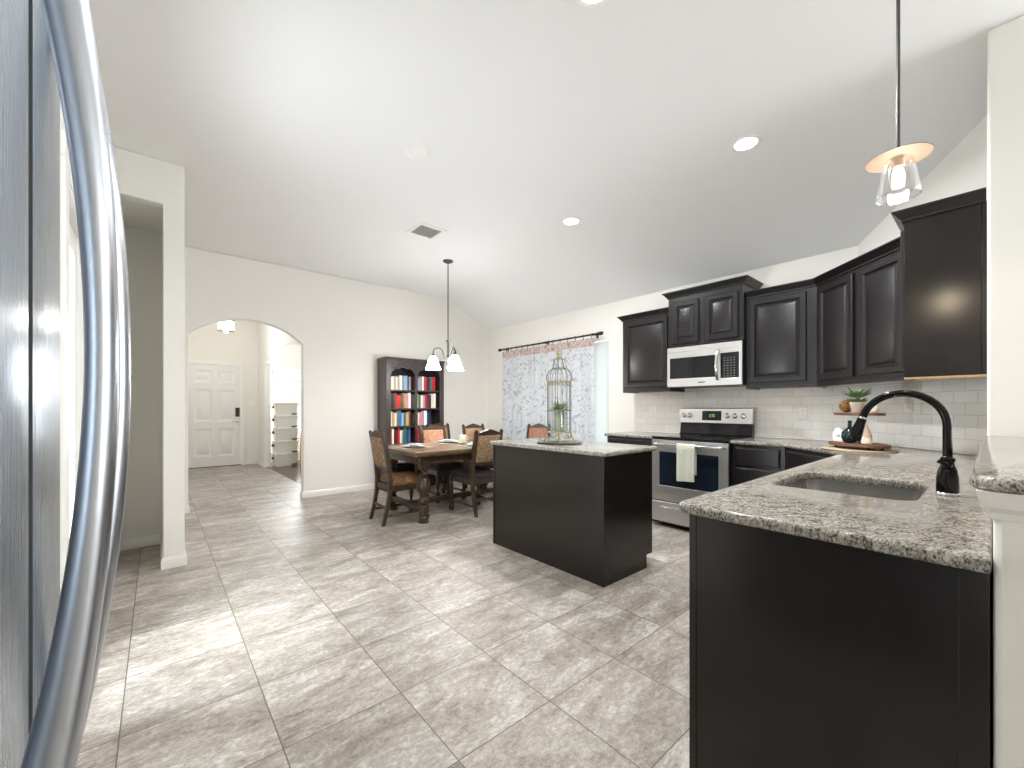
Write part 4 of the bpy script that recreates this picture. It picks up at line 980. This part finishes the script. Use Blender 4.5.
for fx in (-0.28, 0.28):
    mb = MB(); mb.lathe([(0.03, 0.1605), (0.03, 0.175), (0.014, 0.19), (0.032, 0.215), (0.034, 0.235), (0.014, 0.26), (0.020, 0.275), (0.018, 0.295), (0.001, 0.305)], 14, (fx, 0, 0)); mb.build('finial', OD, t)

def make_chair(label, fabric, seatf, loc, rz):
    """local frame: seat faces -Y? front at +Y, back at -Y; origin under the seat centre"""
    t = thing('dining_chair', label, 'chair', loc, rz, 'carved dining chairs')
    hw, zf = 0.208, 0.455
    for s_ in (-1, 1):   # rear leg and back post in one piece, raked
        x = s_*(hw-0.03)
        mb = MB(); loops = []
        for y, z, k in ((-0.285, 0.0, .8), (-0.245, 0.15, .9), (-0.215, 0.32, 1), (-0.21, 0.46, 1.05), (-0.225, 0.62, 1), (-0.255, 0.80, .95), (-0.285, 0.945, .85), (-0.290, 0.965, .3)):
            q_ = 0.020*k; loops.append([(x-q_, y-q_, z), (x+q_, y-q_, z), (x+q_, y+q_, z), (x-q_, y+q_, z)])
        mb.loft(loops); mb.build('rear_leg', OD, t, bevel=0.003)
        mb = MB(); xf = s_*(hw-0.012); yf = 0.195
        mb.lathe([(0.022, 0), (0.030, 0.012), (0.032, 0.035), (0.022, 0.055), (0.016, 0.062), (0.024, 0.075)], 14, (xf, yf, 0)); mb.box(xf-0.019, xf+0.019, yf-0.019, yf+0.019, 0.074, 0.135)
        mb.lathe([(0.018, 0.135), (0.014, 0.15), (0.022, 0.19), (0.026, 0.25), (0.018, 0.31), (0.014, 0.325), (0.021, 0.335)], 14, (xf, yf, 0)); mb.box(xf-0.021, xf+0.021, yf-0.021, yf+0.021, 0.334, 0.4)
        mb.build('front_leg', OD, t)
        mb = MB(); mb.tube([(s_*(hw-0.03), -0.232, 0.105), (s_*(hw-0.014), 0.178, 0.105)], 0.014, 4); mb.build('side_stretcher', OD, t)
        mb = MB(); mb.box(s_*(hw-0.017)-0.012, s_*(hw-0.017)+0.012, -0.188, 0.173, 0.345, 0.405); mb.build('side_rail', OD, t, bevel=0.003)
    for bx_ in ((-hw+0.012, hw-0.012, 0.183, 0.207), (-hw+0.051, hw-0.051, -0.222, -0.2)):
        mb = MB(); mb.box(*bx_, 0.345, 0.405); mb.build('seat_rail', OD, t)
    mb = MB(); mb.box(-hw+0.05, hw-0.05, -0.256, -0.236, 0.16, 0.185); mb.build('rear_stretcher', OD, t, bevel=0.003)
    mb = MB(); rows = []
    for ins, z in ((0.0, 0.406), (-0.004, 0.43), (0.012, 0.462), (0.05, 0.482), (0.11, 0.492)):
        rows.append([(x, y, z) for x, y in rrect(-hw+0.005+ins, hw-0.005-ins, -0.188+ins, 0.215-ins, 0.03, 4)])
    mb.loft(rows); mb.build('seat', seatf, t, ang=60)
    tilt = Matrix.Translation((0, -0.218, 0.56)) @ Matrix.Rotation(R(10.5), 4, 'X')
    mb = MB(); mb.M = tilt; mb.box(-hw+0.052, hw-0.052, -0.014, 0.014, 0.0, 0.035); mb.build('lower_rail', OD, t, bevel=0.003)
    bw_ = hw-0.052
    mb = MB(); mb.M = tilt; pts_ = [(-bw_, 0.347)]
    for i in range(1, 24):
        u = -1+2*i/24; pts_.append((bw_*u, 0.366+0.044*max(0, 1-abs(u)*1.15)**0.8+0.010*abs(sin(4*pi*u))))
    pts_ += [(bw_, 0.347)]
    mb.prism(pts_[::-1]+[], [], -0.013, 0.013, PXZ); mb.build('crest_rail', OD, t)
    mb = MB(); mb.M = tilt; rows = []
    for sgn in (1,):
        for ins, y in ((0.012, -0.026), (0.0, -0.018), (0.0, 0.018), (0.012, 0.026)):
            rows.append([(x, y, z) for x, z in rrect(-bw_+0.001+ins, bw_-0.001-ins, 0.036+ins, 0.346-ins, 0.012, 3)])
    mb.loft(rows); mb.build('back_cushion', fabric, t)
    return t
TP, TQ, SB, SD = M['tapestry'], M['tapestry_peach'], M['seat_brown'], M['seat_dark']
make_chair('carved tapestry chair at the left head of the dining table', TP, SB, (2.04, 4.23, 0), R(-92))
make_chair('carved tapestry chair on the near side of the table, beside the island', TP, SD, (2.855, 4.015, 0), R(0))
make_chair('carved peach tapestry chair on the far side, in front of the bookshelf', TQ, SD, (2.90, 4.80, 0), R(180))
make_chair('carved chair on the far side of the table, farther from the bookshelf', TP, SD, (3.64, 4.87, 0), R(180))
make_chair('carved peach chair at the right head of the table by the curtains', TQ, SB, (4.11, 4.43, 0), R(103))
make_chair('carved tapestry chair standing behind the table at the right front corner of the bookshelf', TP, SB, (3.33, 5.385, 0), R(180))

# table settings
def setting(lab, x, y, group='place settings'):
    o = MB().prism(rrect(-0.19, 0.19, -0.14, 0.14, 0.02, 3), [], 0.0, 0.004, PXY).build('placemat', M['mat_grey'], loc=(x, y, TZ+0.0006)); tag(o, 'grey woven placemat '+lab, 'placemat', 'placemats')
    mb = MB(); mb.lathe([(0.07, 0.0), (0.075, 0.004), (0.125, 0.016), (0.135, 0.020), (0.124, 0.020), (0.072, 0.008), (0.001, 0.007)], 28); o = mb.build('dinner_plate', M['porcelain'], loc=(x, y, TZ+0.005)); tag(o, 'white dinner plate '+lab, 'plate', 'dinner plates')
    mb = MB(); mb.lathe([(0.04, 0.0), (0.045, 0.003), (0.085, 0.014), (0.092, 0.017), (0.082, 0.017), (0.042, 0.006), (0.001, 0.005)], 24); o = mb.build('salad_plate', M['porcelain'], loc=(x, y, TZ+0.0258)); tag(o, 'small white plate stacked on the dinner plate '+lab, 'plate', 'salad plates')
setting('at the left head of the dining table', 2.22, 4.30)
setting('on the far side near the bookshelf', 2.86, 4.60)
setting('on the near side beside the island', 2.86, 3.975)
mb = MB(); mb.lathe([(0.042, 0.0), (0.043, 0.002), (0.043, 0.112), (0.040, 0.116), (0.012, 0.112)], 22)
t = thing('pillar_candle', 'ivory pillar candle in a green wreath on the dining table', 'candle', (2.885, 4.30, TZ+0.0008))
mb.build('wax', M['wax'], t); mb = MB(); mb.tube([(0, 0, 0.113), (0.001, 0, 0.122)], 0.0012, 5); mb.build('wick', M['slot'], t)
rnd = random.Random(3); mb = MB()
for i in range(46):
    a_ = rnd.uniform(0, 2*pi); r_ = rnd.uniform(0.058, 0.10); c_ = Vector((r_*cos(a_), r_*sin(a_), rnd.uniform(0.008, 0.026))); q_ = rnd.uniform(0, 2*pi); d_ = Vector((cos(q_), sin(q_), rnd.uniform(-.1, .5)))*0.022; n_ = Vector((-sin(q_), cos(q_), 0.2))*0.008
    v4 = [mb.v(c_-d_), mb.v(c_+n_), mb.v(c_+d_), mb.v(c_-n_)]; mb.f(v4)
o = mb.build('leaf_wreath', M['leaf'], loc=(2.885, 4.30, TZ+0.003)); tag(o, 'small green leaf wreath round the ivory candle', 'wreath')

# ------------------------------------------------------------------ island centrepiece
BCX, BCY, BCZ = 2.55, 2.37, 0.9145
o = MB().lathe([(0.150, 0.0), (0.180, 0.003), (0.190, 0.012), (0.186, 0.013), (0.176, 0.007), (0.001, 0.006)], 44).build('round_tray', M['verdigris'], loc=(BCX, BCY, BCZ)); tag(o, 'round grey-green tray on the island under the birdcage', 'tray')
t = thing('birdcage', 'tall domed wire birdcage standing on the island', 'birdcage', (BCX, BCY, BCZ+0.0075))
VG, CG = M['verdigris'], M['cage_cream']
RC, zc0, zc1 = 0.098, 0.085, 0.505
for k in range(4):
    a_ = pi/4+k*pi/2; d_ = Vector((cos(a_), sin(a_), 0))
    mb = MB(); mb.tube([d_*r_+Vector((0, 0, z_)) for r_, z_ in ((0.128, 0.012), (0.135, 0.006), (0.125, 0.006), (0.118, 0.022), (0.102, 0.05), (0.096, 0.085))], [0.008, 0.008, 0.007, 0.007, 0.006, 0.006], 7); mb.build('foot', CG, t)
for k in range(4):
    a_ = k*pi/2
    mb = MB(); mb.tube([Vector((cos(a_+w_)*0.1, sin(a_+w_)*0.1, z_)) for w_, z_ in ((-.7, .085), (-.45, .045), (-.15, .035), (0, .065), (.15, .035), (.45, .045), (.7, .085))], 0.004, 6); mb.build('scroll', CG, t)
def ring(nm, r_, z_, th=0.004, mat=VG):
    mb = MB(); mb.tube([(r_*cos(a_*pi/20), r_*sin(a_*pi/20), z_) for a_ in range(40)], th, 6, cyc=True); return mb.build(nm, mat, t)
ring('base_ring', RC, zc0, 0.006, CG); ring('middle_ring', RC, 0.265); ring('top_ring', RC+0.002, zc1, 0.0055, CG); ring('dome_ring', 0.058, 0.615); ring('neck_ring', 0.022, 0.70, 0.005, CG)
mb = MB(); mb.lathe([(RC-0.002, zc0-0.003), (RC-0.002, zc0+0.001), (0.001, zc0+0.001)], 30); mb.build('floor_plate', CG, t)
for k in range(14):
    a_ = 2*pi*k/14; d_ = Vector((cos(a_), sin(a_), 0))
    mb = MB(); mb.tube([d_*RC+Vector((0, 0, zc0)), d_*RC+Vector((0, 0, zc1))], 0.0026, 5)
    mb.tube([d_*r_+Vector((0, 0, z_)) for r_, z_ in ((RC, zc1), (RC+0.012, 0.53), (RC+0.006, 0.565), (0.082, 0.60), (0.058, 0.615))], 0.0026, 5)
    if k % 2 == 0: mb.tube([d_*r_+Vector((0, 0, z_)) for r_, z_ in ((0.058, 0.615), (0.055, 0.65), (0.042, 0.685), (0.022, 0.70))], 0.0026, 5)
    mb.build('wire', VG, t)
mb = MB()
for k in range(14):
    a0_ = 2*pi*k/14; mb.tube([(RC*1.01*cos(a0_+w_), RC*1.01*sin(a0_+w_), zc1-0.002-0.03*sin(pi*(w_/(2*pi/14)))) for w_ in [2*pi/14*i/6 for i in range(7)]], 0.0032, 5)
mb.build('scallop_trim', CG, t)
mb = MB(); mb.lathe([(0.022, 0.70), (0.026, 0.71), (0.018, 0.725), (0.026, 0.74), (0.022, 0.757), (0.008, 0.77), (0.010, 0.785), (0.001, 0.80)], 16); mb.build('finial', CG, t)
mb = MB(); mb.lathe([(0.040, 0.0), (0.046, 0.006), (0.046, 0.16), (0.040, 0.178), (0.044, 0.185), (0.040, 0.185), (0.036, 0.176), (0.042, 0.158), (0.042, 0.008), (0.001, 0.006)], 24)
t2 = thing('potted_succulent', 'glass jar with a grey-green succulent inside the birdcage', 'plant', (BCX, BCY, BCZ+0.0075+zc0+0.0025))
mb.build('jar', thin_glass('jar_glass', (0.86, 0.90, 0.86), 0.2), t2)
mb = MB(); mb.lathe([(0.037, 0.007), (0.040, 0.012), (0.040, 0.12), (0.001, 0.125)], 18); mb.build('pebbles', M['pot'], t2)
def rosette(name, parent, c, n_, ln, wd, mat, seed, up=0.6, spread=1.0):
    rnd = random.Random(seed); mb = MB()
    for i in range(n_):
        a_ = 2.39996*i+rnd.uniform(-.2, .2); el = rnd.uniform(0.25, 1.35)*up; L_ = ln*rnd.uniform(0.7, 1.1)
        d_ = Vector((cos(a_)*cos(el)*spread, sin(a_)*cos(el)*spread, sin(el))); s_ = Vector((-sin(a_), cos(a_), 0)); nn = d_.cross(s_)
        p0 = Vector(c); rows = []
        for u, k in ((0, .35), (.35, 1), (.7, .8), (1, .06)):
            p = p0+d_*(L_*u)+Vector((0, 0, 0.25*L_*u*u*(0.5-el*0.3))); rows.append([p-s_*(wd*k), p-nn*(wd*0.35*k), p+s_*(wd*k), p+nn*(wd*0.2*k)])
        mb.loft(rows)
    return mb.build(name, mat, parent, ang=60)
rosette('leaves', t2, (0, 0, 0.165), 34, 0.110, 0.012, M['leaf_pale'], 5, 0.85)
mb = MB(); mb.tube([(0, 0, 0.12), (0, 0, 0.17)], 0.006, 6); mb.build('stem', M['leaf_pale'], t2)

# ------------------------------------------------------------------ tiered tray in the corner and what is on it
TTX, TTY = 3.735, 0.625
ang45 = -0.75*pi
o = MB().lathe([(0.205, 0), (0.212, 0.004), (0.205, 0.009), (0.001, 0.009)], 40).build('woven_trivet', M['jute'], loc=(TTX, TTY, 0.9145)); tag(o, 'round pale woven trivet under the wooden tray in the corner', 'trivet')
t = thing('tiered_tray', 'two tier rustic wooden tray stand in the kitchen corner', 'tray', (TTX, TTY, 0.924), ang45+R(8))
def oval(a, b, n=36): return [(a*cos(2*pi*i/n), b*sin(2*pi*i/n)) for i in range(n)]
mb = MB(); mb.prism(oval(0.205, 0.13), [], 0.018, 0.038, PXY); mb.build('lower_tier', M['tray_wood'], t, bevel=0.005)
mb = MB(); mb.prism(oval(0.172, 0.105), [], 0.232, 0.250, PXY); mb.build('upper_tier', M['tray_wood'], t, bevel=0.005)
mb = MB(); mb.lathe([(0.011, 0.0385), (0.016, 0.05), (0.011, 0.07), (0.010, 0.20), (0.016, 0.22), (0.012, 0.2315)], 12, (0.0, 0.02, 0)); mb.build('post', M['iron'], t)
for fx, fy in ((0.13, 0.05), (-0.13, 0.05), (0.13, -0.05), (-0.13, -0.05)):
    mb = MB(); mb.sphere((fx, fy, 0.009), 0.0095, 10, 6); mb.build('foot', M['iron'], t)
TM = Matrix.Translation((TTX, TTY, 0.924)) @ Matrix.Rotation(ang45+R(8), 4, 'Z')
def onT(x, y, z): p = TM @ Vector((x, y, z)); return (p.x, p.y, p.z)
mb = MB()
for k in range(9):
    ax = Vector((random.uniform(-1, 1), random.uniform(-1, 1), random.uniform(-1, 1))).normalized(); u_ = ax.orthogonal().normalized(); w_ = ax.cross(u_)
    mb.tube([Vector((0, 0, 0.048))+(u_*cos(a_*pi/12)+w_*sin(a_*pi/12))*0.044 for a_ in range(24)], 0.0036, 5, cyc=True)
mb.sphere((0, 0, 0.048), 0.041, 16, 10)
o = mb.build('woven_ball', M['rattan'], loc=onT(-0.09, 0.0, 0.2508)); tag(o, 'brown woven rattan ball on the upper tier of the tray', 'ball')
t = thing('potted_plant', 'small green plant in a pale pot on the upper tray tier', 'plant', onT(0.0, -0.01, 0.2506), 0.3)
mb = MB(); mb.lathe([(0.028, 0), (0.030, 0.003), (0.040, 0.062), (0.043, 0.066), (0.043, 0.074), (0.036, 0.074), (0.034, 0.064), (0.001, 0.062)], 22); mb.build('pot', M['pot'], t)
rosette('lower_leaves', t, (0, 0, 0.064), 34, 0.070, 0.012, M['leaf'], 8, 0.55)
mb = MB(); mb.tube([(0, 0, 0.06), (0, 0, 0.115)], 0.004, 6); mb.build('stem', M['leaf'], t)
rosette('upper_leaves', t, (0, 0, 0.105), 44, 0.098, 0.013, M['leaf'], 9, 0.75)
mb = MB(); mb.lathe([(0.022, 0), (0.026, 0.01), (0.026, 0.035), (0.020, 0.045), (0.001, 0.046)], 16); o = mb.build('votive_cup', M['wax'], loc=onT(0.095, 0.02, 0.2506)); tag(o, 'small ivory votive candle at the right end of the upper tier', 'candle')
t = thing('house_ornament', 'white house shaped ornament at the left end of the lower tray', 'ornament', onT(-0.125, -0.01, 0.0386), ang45+R(4))
mb = MB(); mb.prism([(-0.05, 0), (0.05, 0), (0.05, 0.062), (0.02, 0.10), (-0.02, 0.10), (-0.05, 0.062)], [[(-0.014, 0.03), (0.014, 0.03), (0.014, 0.05), (-0.014, 0.05)]], -0.028, 0.028, PXZ); mb.build('house', M['plastic_white'], t, bevel=0.003)
mb = MB(); mb.box(-0.0135, 0.0135, -0.010, -0.004, 0.0305, 0.0495); mb.build('window_opening', M['mat_grey'], t)
mb = MB(); mb.lathe([(0.022, 0), (0.040, 0.012), (0.050, 0.042), (0.046, 0.072), (0.026, 0.096), (0.013, 0.106), (0.011, 0.150), (0.015, 0.154), (0.012, 0.156), (0.001, 0.152)], 24); o = mb.build('bud_vase', M['green_glass'], loc=onT(-0.020, -0.045, 0.0386)); tag(o, 'round dark green bud vase on the lower tray behind the faucet spout', 'vase')
t = thing('gnome_figurine', 'small blush gnome figurine with a pointed hat on the lower tray', 'figurine', onT(0.085, -0.02, 0.0386), ang45)
mb = MB(); mb.lathe([(0.026, 0), (0.032, 0.006), (0.030, 0.035), (0.022, 0.052)], 18); mb.build('body', M['wax'], t)
mb = MB(); mb.sphere((0, -0.022, 0.052), 0.0075, 10, 8); mb.build('nose', M['red_felt'], t)
mb = MB(); mb.lathe([(0.029, 0.050), (0.030, 0.056), (0.022, 0.075), (0.013, 0.105), (0.005, 0.128), (0.001, 0.134)], 18); mb.build('hat', M['red_felt'], t)
mb = MB(); mb.lathe([(0.018, 0.020), (0.020, 0.04), (0.012, 0.05)], 12, (0, -0.016, 0)); mb.build('beard', M['plastic_white'], t)

# ------------------------------------------------------------------ study seen through the arches
def storage_box(label, z):
    t = thing('storage_box', label, 'box', (2.03, 9.70, z), R(4), 'stacked storage boxes')
    mb = MB(); hgt = 0.225
    mb.loft([[(x, y, 0.0) for x, y in rrect(-0.195, 0.195, -0.15, 0.15, 0.02, 3)], [(x, y, hgt) for x, y in rrect(-0.215, 0.215, -0.165, 0.165, 0.02, 3)]]); mb.build('body', M['storage_white'], t)
    mb = MB(); mb.prism(rrect(-0.225, 0.225, -0.175, 0.175, 0.02, 3), [], hgt+0.0005, hgt+0.036, PXY); mb.build('lid', M['storage_white'], t, bevel=0.006)
    mb = MB(); mb.box(0.09, 0.20, -0.183, -0.160, 0.012, 0.040); mb.build('latch', M['pewter'], t, bevel=0.003)
    mb = MB(); mb.box(-0.236, -0.2, -0.05, 0.05, 0.14, 0.19); mb.build('handle', M['pewter'], t, bevel=0.003)
nm5 = ['bottom white storage box of the stack by the study window', 'second white storage box from the floor in the study stack', 'middle white storage box of the stack of five in the study', 'second white storage box from the top of the study stack', 'topmost white storage box of the stack by the study window']
for i, lab in enumerate(nm5): storage_box(lab, 0.005+i*0.2625)
t = thing('wooden_desk', 'brown wooden desk right of the white boxes in the study', 'desk', (2.62, 9.55, 0.004))
mb = MB(); mb.box(-0.30, 0.55, -0.30, 0.30, 0.70, 0.735); mb.build('desktop', M['case'], t, bevel=0.004)
mb = MB(); mb.box(-0.27, 0.12, -0.27, 0.27, 0.02, 0.699); mb.build('pedestal', M['oakleg'], t, bevel=0.004)
for z in (0.05, 0.27, 0.49):
    mb = MB(); mb.box(-0.25, 0.10, -0.285, -0.2705, z, z+0.20); d_ = mb.build('drawer', M['oakleg'], t, bevel=0.003)
    mb = MB(); mb.sphere((-0.075, -0.294, z+0.10), 0.012, 10, 6); mb.build('knob', M['pewter'], d_)
for y in (-0.26, 0.26):
    mb = MB(); mb.box(0.47, 0.52, y-0.025, y+0.025, 0, 0.699); mb.build('leg', M['oakleg'], t)
